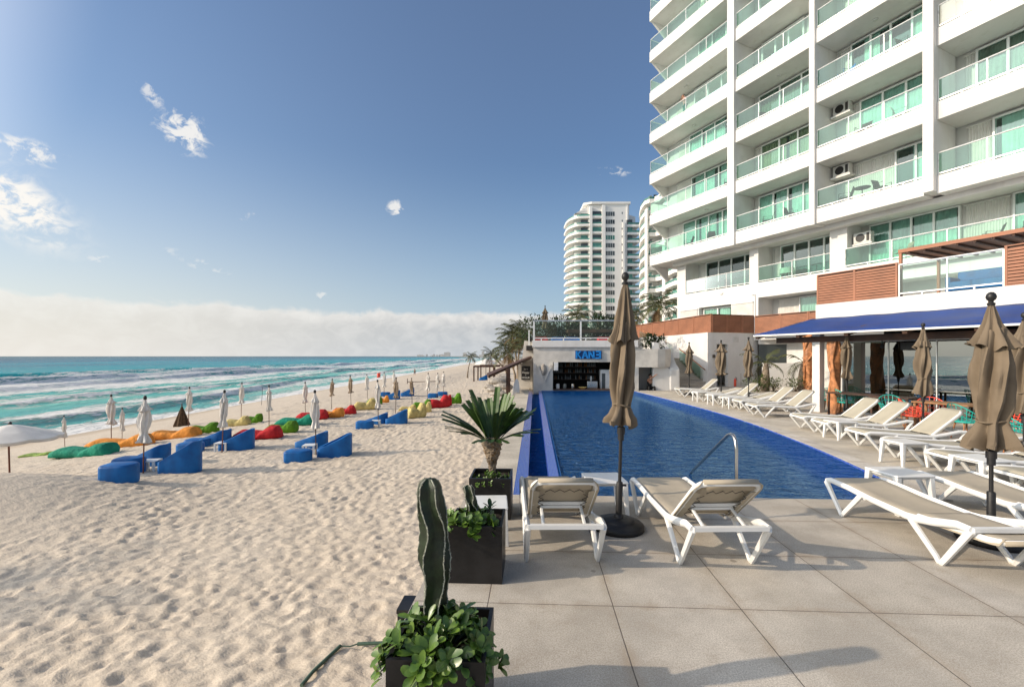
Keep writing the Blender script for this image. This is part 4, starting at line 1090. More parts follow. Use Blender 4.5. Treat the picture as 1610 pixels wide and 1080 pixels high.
# handrail: timber on the wall with glass below
hrl = thing('stair_handrail', 'timber handrail with glass panels climbing the stairs', 'handrail')
pts = [(wallx(28.7)-.45, 28.7, 1.10), (wallx(31.6)-.5, 31.6, 2.45)]
MB().tube(pts, .035, 8).build('lower_rail', 'trunk_wood', hrl, smooth=True)
pts2 = [(wallx(33.0)-.7, 33.0, 2.95), (wallx(38)-.9, 38.5, 4.75-.2)]
MB().tube(pts2, .035, 8).build('upper_rail', 'trunk_wood', hrl, smooth=True)
q = MB().add([(wallx(29.2)-.45, 29.2, .45), (wallx(31.6)-.5, 31.6, 1.6), (wallx(31.6)-.5, 31.6, 2.40), (wallx(29.2)-.45, 29.2, 1.25)], [(0, 1, 2, 3)]); q.build('glass_panel', 'terrace_glass', hrl)
q = MB().add([(wallx(33)-.7, 33.0, 2.0), (wallx(37)-.85, 37, 3.2), (wallx(37)-.85, 37, 4.0), (wallx(33)-.7, 33.0, 2.85)], [(0, 1, 2, 3)]); q.build('glass_panel', 'terrace_glass', hrl)
# ---- extinguisher, cabinets
p = G0(1156.5, 607.5)
cb_ = thing('cabinet', 'dark brown open wooden cabinet against the terrace wall', 'cabinet', (p.x, p.y+.35, 0), 0)
q = MB().b2(-.42, -.36, -.22, .22, 0, .85); q.b2(.36, .42, -.22, .22, 0, .85); q.b2(-.36, .36, -.22, .22, .79, .85); q.b2(-.36, .36, -.2, .22, .38, .42); q.b2(-.36, .36, .18, .22, .04, .8); q.build('carcass', 'dark_wood', cb_)
ex = thing('fire_extinguisher', 'red fire extinguisher fixed to the white wall above the brown cabinet', 'fire extinguisher', (p.x+.05, p.y+.60, 1.05))
MB().lathe([(.0, 0), (.09, .01), (.095, .05), (.095, .42), (.06, .50), (.03, .53), (.0, .53)], 16).build('cylinder', 'red', ex, smooth=True)
MB().tube([(0, 0, .53), (0, 0, .60), (-.09, -.01, .58), (-.12, -.02, .40), (-.11, -.02, .25)], .014, 6).build('hose', 'black_metal', ex, smooth=True)
ex2 = thing('fire_extinguisher', 'orange-red extinguisher standing in front of the brown cabinet', 'fire extinguisher', (p.x-.05, p.y+.0, 0.0))
MB().lathe([(.0, 0), (.085, .01), (.09, .05), (.09, .42), (.06, .50), (.03, .53), (.0, .53)], 16).build('cylinder', 'coral_wire', ex2, smooth=True)
MB().tube([(0, 0, .53), (0, 0, .60), (.09, -.01, .58), (.12, -.02, .40)], .014, 6).build('hose', 'black_metal', ex2, smooth=True)

# ================================================================ pool bar (deck axes)
bar = thing('pool_bar', 'concrete pool bar pavilion at the far end of the pool', 'building', (0, 0, 0), -DA)
bx0, bx1 = -.05, 6.75; BY = PB+.01
ox0, ox1 = 1.05, 5.1; oz0, oz1 = .06, 1.62
q = MB(); q.b2(bx0, ox0, BY, BY+.3, -.5, 2.46); q.b2(ox1, bx1-.9, BY, BY+.3, -.5, 2.46); q.b2(ox0, ox1, BY, BY+.3, oz1, 2.46); q.b2(ox0, ox1, BY, BY+.3, -.5, oz0)
q.b2(bx0, bx0+.3, BY+.3, BY+7, -.5, 2.46); q.build('wall', 'bar_wall', bar)
q = MB(); q.b2(bx0-.06, bx1-.95, BY-.12, BY+9, 2.46, 2.84); q.build('roof_slab', 'white_wall', bar, bevel=.01)
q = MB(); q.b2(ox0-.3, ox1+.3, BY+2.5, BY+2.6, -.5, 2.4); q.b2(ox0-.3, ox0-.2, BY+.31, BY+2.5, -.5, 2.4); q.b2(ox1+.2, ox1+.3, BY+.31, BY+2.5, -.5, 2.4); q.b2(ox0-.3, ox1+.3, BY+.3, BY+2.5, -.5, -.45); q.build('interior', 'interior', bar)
q = MB(); q.b2(ox0+.003, ox1-.003, BY-.12, BY+.55, .04, .09); q.build('counter', 'dark_wood', bar)
for k, z in enumerate((.55, .95, 1.32)):
    MB().b2(ox0+.05, ox1-1.3, BY+1.75, BY+2.1, z-.02, z).build('shelf', 'dark_wood', bar)
# round planter wall to the right, recess with green door under it
q = MB(); pts = []
for k in range(13):
    a = math.pi*(1.0+k/12*.5); pts.append((6.95+1.15*math.cos(a)*.9, BY+1.0+1.1*math.sin(a)))
q.prism([(5.55, BY+2.5), (5.55, BY-.02)]+[(6.9, BY-.02), (7.35, BY+.1), (7.7, BY+.4), (7.9, BY+.9), (7.9, BY+2.5)], 1.33, 2.36); q.build('planter_wall', 'bar_wall', bar)
q = MB(); q.b2(5.9, 8.0, BY+1.6, BY+1.8, -.3, 1.33); q.build('recess_wall', 'white_wall', bar)
q = MB(); q.b2(6.9, 7.45, BY+1.55, BY+1.598, 0, 1.30); q.build('door', 'window_glass', bar)
q = MB(); q.b2(5.95, 8, BY+.02, BY+.28, -.4, .02); q.build('low_wall', 'bar_wall', bar)
# sign letters
SG = DK(3.05, BY-.03, 2.03)
sign = thing('bar_sign', 'blue carved lettering on the concrete lintel of the pool bar', 'sign', SG, -DA)
q = MB().b2(-.74, .74, -.0, .022, -.235, .235); q.build('backing', mat('sign_dark', (.008, .05, .16), .6), sign)
def letter(polys, x0, w_=.3, h=.46):
    q = MB()
    for a, b_, wd in polys: q.beam((x0+a[0]*w_, -.03, -h/2+a[1]*h), (x0+b_[0]*w_, -.03, -h/2+b_[1]*h), .05, wd, up=(0, 1, 0)) if False else q.beam((x0+a[0]*w_, -.03, -h/2+a[1]*h), (x0+b_[0]*w_, -.03, -h/2+b_[1]*h), wd, .06, up=(0, 1, 0))
    return q
LET = {'K': [((.1, 0), (.1, 1), .09), ((.1, .45), (.85, 1), .08), ((.3, .55), (.9, 0), .08)],
       'A': [((.05, 0), (.45, 1), .085), ((.5, 1), (.95, 0), .085), ((.2, .35), (.8, .35), .07)],
       'N': [((.1, 0), (.1, 1), .085), ((.9, 0), (.9, 1), .085), ((.12, .95), (.88, .05), .085)],
       'E': [((.9, 0), (.9, 1), .09), ((.15, .95), (.9, .95), .08), ((.2, .5), (.9, .5), .08), ((.05, .06), (.9, .06), .08)]}
for i, ch in enumerate(('K', 'A', 'N', 'E')): letter(LET[ch], -.70+i*.355, .31, .42).build('letter', 'sign_blue', sign)
# stone face and V-shaped fins on the left pier
fm_ = thing('stone_mask', 'carved oval stone face hanging between V-shaped fins on the bar wall', 'sculpture', DK(.52, BY-.02, 1.18), -DA)
q = MB(); rings = []
for k in range(12):
    th = math.pi*k/11; rr = max(.002, math.sin(th)); rings.append([(.17*rr*math.cos(a)*(1.0), -.02-.10*max(0, -math.sin(a))*rr-(.03*math.exp(-((math.cos(a))/.25)**2)*rr if math.sin(a) < 0 else 0), .33*math.cos(th)) for a in np.linspace(0, 2*math.pi, 20, endpoint=False)])
q.loft(rings).build('face', 'stone', fm_, smooth=True)
q = MB().box((0, -.17, -.02), (.04, .06, .16)).box((-.06, -.13, .08), (.06, .04, .025)).box((.06, -.13, .08), (.06, .04, .025)).box((0, -.13, -.16), (.09, .05, .03)); q.build('features', 'stone', fm_, bevel=.01)
q = MB().beam((-.33, -.04, .24), (.03, -.04, -.72), .09, .08, up=(0, 1, 0)); q.build('fin', 'bar_wall', fm_)
q = MB().beam((.45, -.04, .28), (.03, -.045, -.72), .09, .08, up=(0, 1, 0)); q.build('fin', 'bar_wall', fm_)
# side pier with speaker, chalkboard, flood light
pier = thing('side_pier', 'slanted white concrete pier left of the pool bar', 'wall', (0, 0, 0), -DA)
q = MB(); q.xz([(-.98, -.4), (-.06, -.4), (-.06, 2.9), (-.62, 2.9)], 28.2, 28.6); q.build('wall', 'bar_wall', pier)
q = MB(); q.b2(-.98, -.1, 28.0, 28.198, -.3, 1.50); q.build('board_back', 'bar_wall', pier)
o = MB().b2(-.19, .19, -.12, .12, -.15, .15).b2(-.16, .16, -.125, -.12, -.12, .12).build('speaker', 'black_metal', bevel=.02); v = DK(-.3, 28.05, 2.45); o.location = v; o.rotation_euler = (0, 0, -DA); tag(o, 'black speaker box high on the slanted pier beside the bar', 'speaker')
fl = thing('flood_light', 'black flood light on a bracket above the speaker box', 'lamp', DK(-.28, 28.1, 2.98), -DA)
MB().box((0, -.1, 0), (.26, .14, .18), mtx=Matrix.Rotation(.5, 3, 'X')).build('housing', 'black_metal', fl); MB().tube([(0, .08, -.12), (0, .02, .02), (.12, -.05, .08)], .02, 6).build('bracket', 'black_metal', fl)
cbd = thing('chalkboard', 'black chalkboard menu with white lettering on the pier', 'chalkboard', DK(-.52, 27.96, .92), -DA)
MB().b2(-.27, .27, -.02, .02, -.42, .42).build('board', 'black_metal', cbd, bevel=.01)
def text(s, size, mt, parent, loc, name='lettering', rz=0, ext=.004):
    cu = bpy.data.curves.new(name, 'FONT'); cu.body = s; cu.size = size; cu.extrude = ext; cu.align_x = 'CENTER'
    o = bpy.data.objects.new(name, cu); COL.objects.link(o); dg = bpy.context.evaluated_depsgraph_get()
    me = bpy.data.meshes.new_from_object(o.evaluated_get(dg)); bpy.data.objects.remove(o); bpy.data.curves.remove(cu)
    me.materials.clear(); me.materials.append(M[mt]); o = bpy.data.objects.new(name, me); COL.objects.link(o); o.parent = parent
    o.location = loc; o.rotation_euler = (R(90), 0, rz); return o
text('Happy', .17, 'white_frame', cbd, (0, -.026, -.02)); text('HOUR', .17, 'white_frame', cbd, (0, -.026, -.34)); text('2 x 1', .12, 'white_frame', cbd, (0, -.026, .2)); text('is', .1, 'white_frame', cbd, (0, -.026, -.16))
# bar contents
fr_ = thing('drinks_fridge', 'white drinks fridge with blue lettering inside the dark bar', 'fridge', DK(4.35, BY+1.2, -.45), -DA)
MB().b2(-.5, .5, -.3, .3, 0, 1.62).build('body', 'white_plastic', fr_, bevel=.02); MB().b2(-.42, -.22, -.31, -.301, .3, 1.4).build('glass_door', 'tower_dark', fr_); text('Co', .28, 'blue_plastic', fr_, (.25, -.304, .55))
random.seed(5)
bt = MB().lathe([(.0, 0), (.036, .0), (.036, .17), (.014, .22), (.013, .29), (.0, .29)], 8)
def bottle(p, mt, label):
    q = MB(); q.v = list(bt.v); q.f = list(bt.f); o = q.build('bottle', mt, smooth=True); o.location = p; tag(o, label, 'bottle', 'bottles on the shelves of the pool bar'); return o
bprot = {mt: None for mt in ('bottle_clear', 'bottle_amber')}
for sh, z in enumerate((.55, .95, 1.32)):
    nm = ['lowest', 'middle', 'top'][sh]
    for k in range(24):
        if random.random() < .25: continue
        mt = random.choice(['bottle_clear', 'bottle_clear', 'bottle_amber'])
        lb = 'small %s bottle on the %s shelf in the dark pool bar' % ('clear' if 'clear' in mt else 'amber', nm)
        p = DK(ox0+.2+k*.105, BY+1.86+random.uniform(-.06, .06), z+.001)
        if bprot[mt] is None: bprot[mt] = bottle(p, mt, lb); o = bprot[mt]
        else: o = bprot[mt].copy(); COL.objects.link(o); o.location = p; o['label'] = lb
        s_ = random.uniform(.7, 1.05); o.scale = (1, 1, s_)
mc = thing('coffee_machine', 'steel espresso machine on the bar counter beside the fridge', 'coffee machine', DK(3.35, BY+.62, .09), -DA)
MB().b2(-.3, .3, -.02, .4, 0, .42).build('body', 'steel', mc, bevel=.02); MB().lathe([(.03, .42), (.05, .5), (.03, .7), (.0, .72)], 10, (-.05, .2, 0)).build('canister', 'white_plastic', mc, smooth=True); MB().tube([(-.1, -.03, .2), (-.1, -.12, .2)], .02, 6).build('handle', 'black_metal', mc)
o = MB().lathe([(.0, 0), (.10, .0), (.24, .10), (.23, .105), (.1, .02), (.0, .02)], 18).build('fruit_bowl', 'bag_yellow', smooth=True); o.location = DK(2.75, BY+.3, .09); tag(o, 'yellow bowl on the bar counter', 'bowl')
for k, (x, l) in enumerate(((1.35, 'left'), (1.75, 'middle'), (2.2, 'right'))):
    o = MB().lathe([(.0, 0), (.09, .0), (.11, .12), (.09, .28), (.07, .28), (.0, .26)], 12).build('bar_jar', ['white_plastic', 'bottle_clear', 'steel'][k], smooth=True); o.location = DK(x, BY+.4, .09); tag(o, 'pale container on the bar counter, %s of three' % l, 'jar', 'containers on the bar counter')
for x, l in ((1.22, 'left'), (4.95, 'right')):
    o = MB().b2(-.12, .12, -.1, .1, -.22, .22).b2(-.09, .09, -.106, -.1, -.18, .0).build('hanging_speaker', 'white_plastic', bevel=.03); o.location = DK(x, BY-.10, 1.38); o.rotation_euler = (.15, 0, -DA); tag(o, 'small white speaker at the %s end of the bar opening' % l, 'speaker', 'white speakers in the bar opening')
# glass balustrade on the bar roof
gb = thing('roof_balustrade', 'glass balustrade with blue-grey top rail on the pool bar roof', 'balustrade', (0, 0, 0), -DA)
q = MB(); q.b2(bx0-.02, bx1-1, BY-.04, BY+.04, 3.92, 3.99); q.build('top_rail', mat('rail_bluegrey', (.32, .37, .42), .4), gb)
for x in (bx0+.03, 2.62, 5.2):
    q = MB().b2(x-.045, x+.045, BY-.03, BY+.03, 2.842, 3.92); q.build('post', 'rail_metal', gb)
q = MB().b2(bx0, bx1-1, BY-.025, BY+.025, 2.94, 3.0)
for x in np.arange(.4, 5.6, 1.25): q.b2(x-.03, x+.03, BY-.02, BY+.02, 2.842, 2.94)
q.b2(bx0-.02, bx0+.06, BY+.05, BY+6, 3.90, 3.96); q.build('bottom_rail', 'rail_metal', gb)
for a, b_ in ((bx0+.08, 2.57), (2.67, 5.15)):
    MB().add([(a, BY, 3.02), (b_, BY, 3.02), (b_, BY, 3.90), (a, BY, 3.90)], [(0, 1, 2, 3)]).build('glass_panel', 'terrace_glass', gb)
q = MB().b2(-.36, -.28, BY+2.0, BY+2.08, 2.6, 3.55); q.build('post', 'rail_metal', gb)
MB().add([(-.3, BY+2.1, 2.9), (-.3, BY+5, 2.9), (-.3, BY+5, 3.6), (-.3, BY+2.1, 3.6)], [(0, 1, 2, 3)]).build('glass_panel', 'terrace_glass', gb)
# wooden lean-to roof left of the bar
lt = thing('lean_to_roof', 'dark sloping plank roof on a post beside the pool bar', 'roof')
a = Vector(((768-CX)/F*23, 23, H-(590-HY)/F*23)); b_ = Vector(((836-CX)/F*26.3, 26.3, H-(560-HY)/F*26.3))
q = MB(); vs = [a, a+Vector((-.25, 3, 0)), b_+Vector((-.1, 2.5, 0)), b_]
q.add([v for v in vs]+[v-Vector((0, 0, .14)) for v in vs], [(0, 1, 2, 3), (7, 6, 5, 4), (0, 3, 7, 4), (1, 0, 4, 5), (2, 1, 5, 6), (3, 2, 6, 7)]); q.build('planks', 'dark_wood', lt)
pp = Vector(((799-CX)/F*24, 24.0, 0)); q = MB().b2(pp.x-.11, pp.x+.11, 23.9, 24.12, -1.75, 1.30); q.build('post', 'dark_wood', lt)
sb = MB().lathe([(.0, -1.1), (.10, -.9), (.20, -.4), (.235, 0), (.20, .6), (.1, 1.0), (.0, 1.12)], 16); sb.xform(Matrix.Diagonal((1, .16, 1, 1)))
o = sb.build('surfboard', 'white_plastic', smooth=True); o.location = (pp.x+.38, 24.4, -.35); o.rotation_euler = (0, .08, .3); tag(o, 'white board leaning upright behind the dark post', 'surfboard')

# ================================================================ distant towers
def tower_plain():
    Y = 190.0; s_ = Y/F; px = lambda p: (p-CX)*s_
    t_ = thing('apartment_tower', 'white apartment tower with stacked green balconies, left of the wavy one', 'building', (px(950), Y, 0))
    x = lambda p: px(p)-px(950); zt = H+(HY-331)*s_; fh = 12.36*s_; nfl = 17
    def floor(k): return zt-fh*(k+1)
    q = MB(); q.b2(x(952), x(985), 0, 20, -3, zt+2.6); q.b2(x(925), x(952), .6, 20, -3, zt+2.4); q.prism([(x(905), 3.5), (x(925), 1.5), (x(988), 1.5), (x(1004), 5), (x(1004), 20), (x(905), 20)], -3, zt-fh*.35); q.build('wall', 'tower_wall', t_)
    q = MB(); q.prism([(x(918), 1.2), (x(930), -.5), (x(991), -.5), (x(991), 18), (x(918), 18)], zt+2.6, zt+3.5); q.b2(x(985), x(987.5), -.3, 4, zt-4, zt+2.6); q.build('roof', 'tower_wall', t_)
    q = MB(); q.b2(x(927), x(931), -.55, 1.2, -3, zt+1.5); q.b2(x(946.2), x(951.5), -.6, .5, -3, zt+2.2); q.build('pier', 'tower_wall', t_)
    q = MB(); q.xz([(x(904), zt-fh*.35), (x(918), zt+1.0), (x(938), zt+3.3), (x(990), zt+3.45), (x(990), zt-1), (x(904), zt-1)], .9, 18); q.build('parapet', 'tower_wall', t_)
    q = MB(); q.b2(x(979), x(982), -.5, -.003, -3, zt-5); q.b2(x(946), x(950), -.4, .58, -3, zt+2); q.build('pilaster', 'tower_wall', t_)
    def arc(p0, p1, y0, y1, n=10):
        return [(x(p0)+(x(p1)-x(p0))*math.sin(a), y1+(y0-y1)*(1-math.cos(a)) if False else y0+(y1-y0)*math.sin(a)**1) for a in np.linspace(0, math.pi/2, n)]
    for k in range(nfl):
        z = floor(k)
        # curved balcony slab wrapping the left corner
        out = [(x(893.5), 16), (x(893.5), 10)]+[(x(893.5)+(x(913)-x(893.5))*(1-math.cos(a)), 10-9.9*math.sin(a)) for a in np.linspace(0.1, math.pi/2, 9)]+[(x(930), -.35), (x(946), -.35), (x(946), 2), (x(905), 4), (x(905), 16)]
        MB().prism(out, z+.05, z+.98).build('balcony_slab', 'tower_wall', t_)
        rl = out[1:-3]
        g = MB(); vs = []
        for (a_, b2) in rl: vs += [(a_+.25, b2+.12, z+.98), (a_+.25, b2+.12, z+1.62)]
        g.add(vs, [(2*i, 2*i+2, 2*i+3, 2*i+1) for i in range(len(rl)-1)]); g.build('railing', 'tower_glass', t_)
        w1 = MB(); w1.b2(x(913.5), x(926.5), .50, .58, z+1.1, z+fh-.35) if False else None
        if k < 16:
            q = MB().b2(x(914), x(927), 1.2, 1.48, z+1.1, z+fh-.3); q.build('window', 'tower_dark' if k % 3 else 'tower_glass', t_)
        q = MB().b2(x(932), x(946), .3, .59, z+1.1, z+fh-.3)
        for u in (.33, .66): pass
        q.build('window', 'tower_dark' if (k*7) % 5 < 3 else 'tower_glass', t_)
        q = MB()
        for j in range(4):
            u0 = 952.5+j*3.6; q.b2(x(u0), x(u0+3.0), -.05, -.003, z+.9, z+2.7)
        o = q.build('window_row', 'tower_dark' if (k*5) % 4 < 3 else 'tower_glass', t_)
        q = MB().b2(x(977.5), x(979), -.04, -.003, z+1.8, z+2.6); q.build('slit_window', 'tower_dark', t_)
        if k > 0:
            MB().b2(x(985.5), x(1006), .5, 6, z-.1, z+.9).build('balcony_slab', 'tower_wall', t_)
            MB().b2(x(988), x(995.5), 1.2, 1.48, z+.9, z+fh-.2).build('window', 'tower_dark' if k % 2 else 'tower_glass', t_)
            MB().b2(x(988), x(1006), .52, .6, z+.9, z+1.7).build('railing', 'tower_glass', t_)
    return t_
tower_plain()
def tower_wave():
    t_ = thing('apartment_tower', 'white apartment tower of stacked wavy balconies, half hidden by the hotel block', 'building')
    zt = 0
    def ray(p, Y): return ((p-CX)/F*Y, Y)
    # outline of the seaward edge: bulge at the left, trough, second bulge
    out = [ray(1013, 158), ray(1007.5, 150), ray(1005, 142), ray(1007, 135), ray(1013, 130), ray(1021, 128), ray(1029, 128), ray(1036, 127), ray(1043, 124), ray(1051, 119), ray(1060, 115), ray(1072, 113), ray(1090, 114)]
    back = [(60, 118), (60, 160)]
    fh = 3.15; n = 16
    zt = H+(HY-297)*121/F
    inner = [(a+1.9*.8, b_+1.9) for a, b_ in out]
    MB().prism(inner+back, -3, zt-1.0).build('wall', 'tower_wall', t_)
    for k in range(n+2):
        z = zt-fh*k-1.2
        if z < 3: break
        MB().prism(out+back, z-.1, z+.95).build('balcony_slab', 'tower_wall', t_, smooth=False)
        g = MB(); vs = []
        for a, b_ in out: vs += [(a+.1, b_+.1, z+.95), (a+.1, b_+.1, z+1.6)]
        g.add(vs, [(2*i, 2*i+2, 2*i+3, 2*i+1) for i in range(len(out)-1)]); g.build('railing', 'tower_glass', t_)
        w_ = MB()
        for i in range(len(inner)-1):
            a = Vector((*inner[i], 0)); b_ = Vector((*inner[i+1], 0)); d = (b_-a); L = d.length; d.normalize(); nrm = Vector((d.y, -d.x, 0))
            if nrm.y > 0 or L < 1.5: nrm = -nrm
            p0 = a+d*L*.18+nrm*.04; p1 = a+d*L*.82+nrm*.04
            w_.add([(p0.x, p0.y, z+1.0), (p1.x, p1.y, z+1.0), (p1.x, p1.y, z+fh-.35), (p0.x, p0.y, z+fh-.35)], [(0, 1, 2, 3)])
        w_.build('window_row', 'tower_glass' if k % 2 else 'tower_dark', t_)
    for (px, Y) in ((1018, 127.4), (1046, 122.6)):
        a, b_ = ray(px, Y); MB().b2(a-.2, a+.2, b_-.1, b_+2, -3, zt-3).build('fin', 'tower_wall', t_)
tower_wave()
# ================================================================ loungers
def lounger_proto(ang, fabric='sling'):
    """foot end at +y, head at -y; seat about .37 m high"""
    t_ = thing('sun_lounger', 'white framed sun lounger with beige sling', 'sun lounger')
    W = .335; hy = -.32                                  # backrest hinge
    f = MB()
    for s_ in (-1, 1):
        x = s_*W
        f.tube([(x, .93, .36), (x, .85, .385), (x, .55, .375), (x, .2, .345), (x, -.25, .325), (x, -.34, .33), (x, -.55, .37), (x*1.02, -.80, .435), (x*1.02, -.93, .43)], [.024, .026, .026, .026, .028, .030, .030, .028, .026], 8, flat=1.3)
        f.tube([(s_*(W-.06), -.28, .30), (s_*(W-.06), .2, .31), (s_*(W-.06), .8, .34)], .014, 6)
    f.beam((-W, -.925, .435), (W, -.925, .435), .055, .035); f.beam((-W, .925, .355), (W, .925, .355), .05, .04)
    f.beam((-W, -.02, .315), (W, -.02, .315), .05, .03)
    f.build('frame', 'white_plastic', t_, smooth=True)
    for s_ in (-1, 1):
        x = s_*(W+.004)
        for (top1, foot, top2) in (((-.925, .425), (-.64, .0), (-.31, .315)), ((.93, .35), (.66, .0), (.34, .35))):
            q = MB()
            d1 = -1 if foot[0] < 0 else 1
            q.tube([(x, top1[0], top1[1]), (x, foot[0]+d1*.035, .055), (x, foot[0]+d1*.012, .022), (x, foot[0]-d1*.022, .022), (x, foot[0]-d1*.05, .06), (x, top2[0], top2[1])],
                   [.030, .024, .024, .024, .024, .028], 6, flat=1.15)
            q.build('leg', 'white_plastic', t_, smooth=True)
    # seat sling
    q = MB(); vs = []; nx, ny = 8, 16
    for j in range(ny+1):
        y = hy+.03+(.93-hy-.03)*j/ny; zc = np.interp(y, [-.3, .2, .55, .85, .93], [.352, .372, .402, .412, .385])
        for i in range(nx+1):
            u = -1+2*i/nx; vs.append((u*(W+.005), y, zc-.028*(1-u*u)*math.sin(math.pi*min(1, j/ny+.04))+(-.05 if abs(u) == 1 else 0)))
    q.add(vs, [(j*(nx+1)+i, j*(nx+1)+i+1, (j+1)*(nx+1)+i+1, (j+1)*(nx+1)+i) for j in range(ny) for i in range(nx)])
    q.build('seat_sling', fabric, t_, smooth=True, solid=.008)
    # backrest
    ca, sa = math.cos(ang), math.sin(ang); BL = .75
    def bp(u, v, w_=0.0):       # u across, v up the back, w_ out of its back face
        return (u, hy-.02-v*ca-w_*sa, .348+v*sa-w_*ca)
    hb = .285
    q = MB().tube([bp(-hb, 0), bp(-hb, BL-.08), bp(-hb+.03, BL-.02), bp(-hb+.08, BL), bp(hb-.08, BL), bp(hb-.03, BL-.02), bp(hb, BL-.08), bp(hb, 0)], .024, 8, flat=1.2)
    q.beam(bp(-hb, .30, .01), bp(hb, .30, .01), .03, .03)
    bk = q.build('backrest', 'white_plastic', t_, smooth=True)
    q = MB(); vs = []; nx, ny = 8, 12
    for j in range(ny+1):
        v = -.01+(BL+.02)*j/ny
        for i in range(nx+1):
            u = -1+2*i/nx; e = abs(u)**3; rr = 1.0-.10*max(0, (j/ny-.88)/.12)*e
            vs.append(bp(u*(hb+.03)*rr, v, -.03+.022*(1-u*u)*math.sin(math.pi*j/ny)+(.055 if abs(u) == 1 else 0)))
    q.add(vs, [(j*(nx+1)+i, j*(nx+1)+i+1, (j+1)*(nx+1)+i+1, (j+1)*(nx+1)+i) for j in range(ny) for i in range(nx)])
    # wrap over the top and sides to the back face
    q.add([bp(-hb*.86, BL+.028, -.02), bp(hb*.86, BL+.028, -.02), bp(hb*.82, BL-.09, .030), bp(-hb*.82, BL-.09, .030)], [(0, 1, 2, 3)])
    q.add([bp(-hb*.86, BL+.028, -.02), bp(hb*.86, BL+.028, -.02), bp(hb*.86, BL+.026, .02), bp(-hb*.86, BL+.026, .02)], [(0, 1, 2, 3)])
    q.build('sling', fabric, bk, smooth=True, solid=.006)
    for s_ in (-1, 1):
        q = MB().add([bp(s_*(hb+.03), .05, .02), bp(s_*(hb+.03), BL-.12, .02), bp(s_*(hb-.06), BL-.14, .034), bp(s_*(hb-.06), .07, .034)], [(0, 1, 2, 3)])
        q.build('side_flap', fabric, bk, solid=.004)
    lc = MB(); zz = []
    for k in range(9): zz.append(bp(-hb*.62+k*hb*1.24/8, BL-(.085 if k % 2 else .135), .036))
    lc.tube(zz, .0035, 4)
    for s_ in (-1, 1):
        lc.tube([bp(s_*(hb-(.055 if k % 2 else .105)), .08+k*(BL-.26)/8, .038) for k in range(9)], .0035, 4)
    lc.build('lacing', 'dark_chair', bk)
    if ang > .15:      # prop frame
        q = MB()
        for s_ in (-1, 1): q.tube([bp(s_*.19, .26, .03), (s_*.19, -.86+.12*(1-ca), .42-.02)], .016, 6)
        q.beam(bp(-.2, .265, .03), bp(.2, .265, .03), .03, .025)
        q.build('prop', 'white_plastic', t_, smooth=True)
    return Proto(t_)
LG30 = lounger_proto(R(40)); LG4 = lounger_proto(R(3)); LG40 = lounger_proto(R(40), 'sling_far'); LG18 = lounger_proto(R(16), 'sling_far')
GL = 'sun loungers around the pool'
LG30.place((.47, 4.98, 0), R(0.5), 'lounger beside the middle planter, raised back seen square from behind, left of the umbrella', GL)
o = LG30.place((1.90, 4.93, 0), R(1.5), 'lounger right of the near umbrella, raised back towards the camera, handrail behind', GL)
LG4.place((4.36, 4.90, 0), R(-.5), 'flat lounger at the lower right, nearest to the camera', GL)
LG4.place((5.78, 5.25, 0), R(-3), 'flat lounger behind the nearest flat one, past the white side table', GL)
rowA = [(1564, 741, 'third from the right edge side table, cut by the frame'), ]
EF = [('LG40', 1245, 652, 'lounger in the terrace row nearest to the gnarled trunk post'), ('LG40', 1279, 660, 'second lounger from the gnarled trunk post, foot behind a white table'),
      ('LG40', 1333.6, 675, 'third lounger from the trunk post, raised back left of the coral chair'), ('LG18', 1391, 691, 'lounger with its head behind the large right umbrella, white table at its foot'),
      ('LG18', 1463, 711, 'low-backed lounger passing behind the pole of the large right umbrella'), ('LG18', 1564, 738, 'lounger cut by the right edge, above the flat ones')]
PR = {'LG40': LG40, 'LG18': LG18}
for kx, px, py, lb in EF:
    p = G0(px, py, .37); c_ = p+Vector((.93, -.30, 0)); c_.z = 0
    PR[kx].place(c_, R(-90-6)+0, lb, GL)
# a lounger's local +y is its foot: rotate so that it points to the pool (-x)
EG = [('LG40', 1063, 611, 'farthest lounger by the stairs, beside the farthest tan umbrella'), ('LG18', 1090, 616.5, 'low-backed lounger between the two farthest raised ones'),
      ('LG40', 1113, 620.5, 'raised lounger left of the second tan umbrella on the far terrace'), ('LG18', 1134, 624.5, 'low-backed lounger in the middle of the far terrace group'),
      ('LG40', 1156, 629, 'raised lounger behind the nearest one of the far terrace group'), ('LG40', 1178, 636, 'nearest lounger of the far terrace group, left of the white pillar')]
for kx, px, py, lb in EG:
    p = G0(px, py, .37); c_ = p+Vector((.93, -.12, 0)); c_.z = 0
    PR[kx].place(c_, R(-90-2), lb, GL)
for pr in (LG30, LG4, LG40, LG18):
    pass
# local +y (foot) should face -x for the terrace rows: rz=+90 turns +y to -x
for o in list(bpy.data.objects):
    if o.get('category') == 'sun lounger' and o.rotation_euler.z < R(-60): o.rotation_euler.z += math.pi
# ---- white side tables
def side_table_proto():
    t_ = thing('side_table', 'white plastic side table', 'side table')
    MB().b2(-.24, .24, -.24, .24, .40, .43).build('table_top', 'white_plastic', t_, bevel=.012)
    for a in (-1, 1):
        for b_ in (-1, 1):
            MB().add([(a*.235, b_*.235, .405), (a*.235, b_*.165, .405), (a*.175, b_*.165, .405), (a*.175, b_*.235, .405), (a*.25, b_*.25, 0), (a*.25, b_*.21, 0), (a*.21, b_*.21, 0), (a*.21, b_*.25, 0)],
                     [(0, 1, 2, 3), (7, 6, 5, 4), (0, 4, 5, 1), (1, 5, 6, 2), (2, 6, 7, 3), (3, 7, 4, 0)]).build('leg', 'white_plastic', t_, bevel=.006)
    MB().b2(-.2, .2, -.2, .2, .375, .399).build('apron', 'white_plastic', t_)
    return Proto(t_)
ST = side_table_proto(); GT = 'white side tables around the pool'
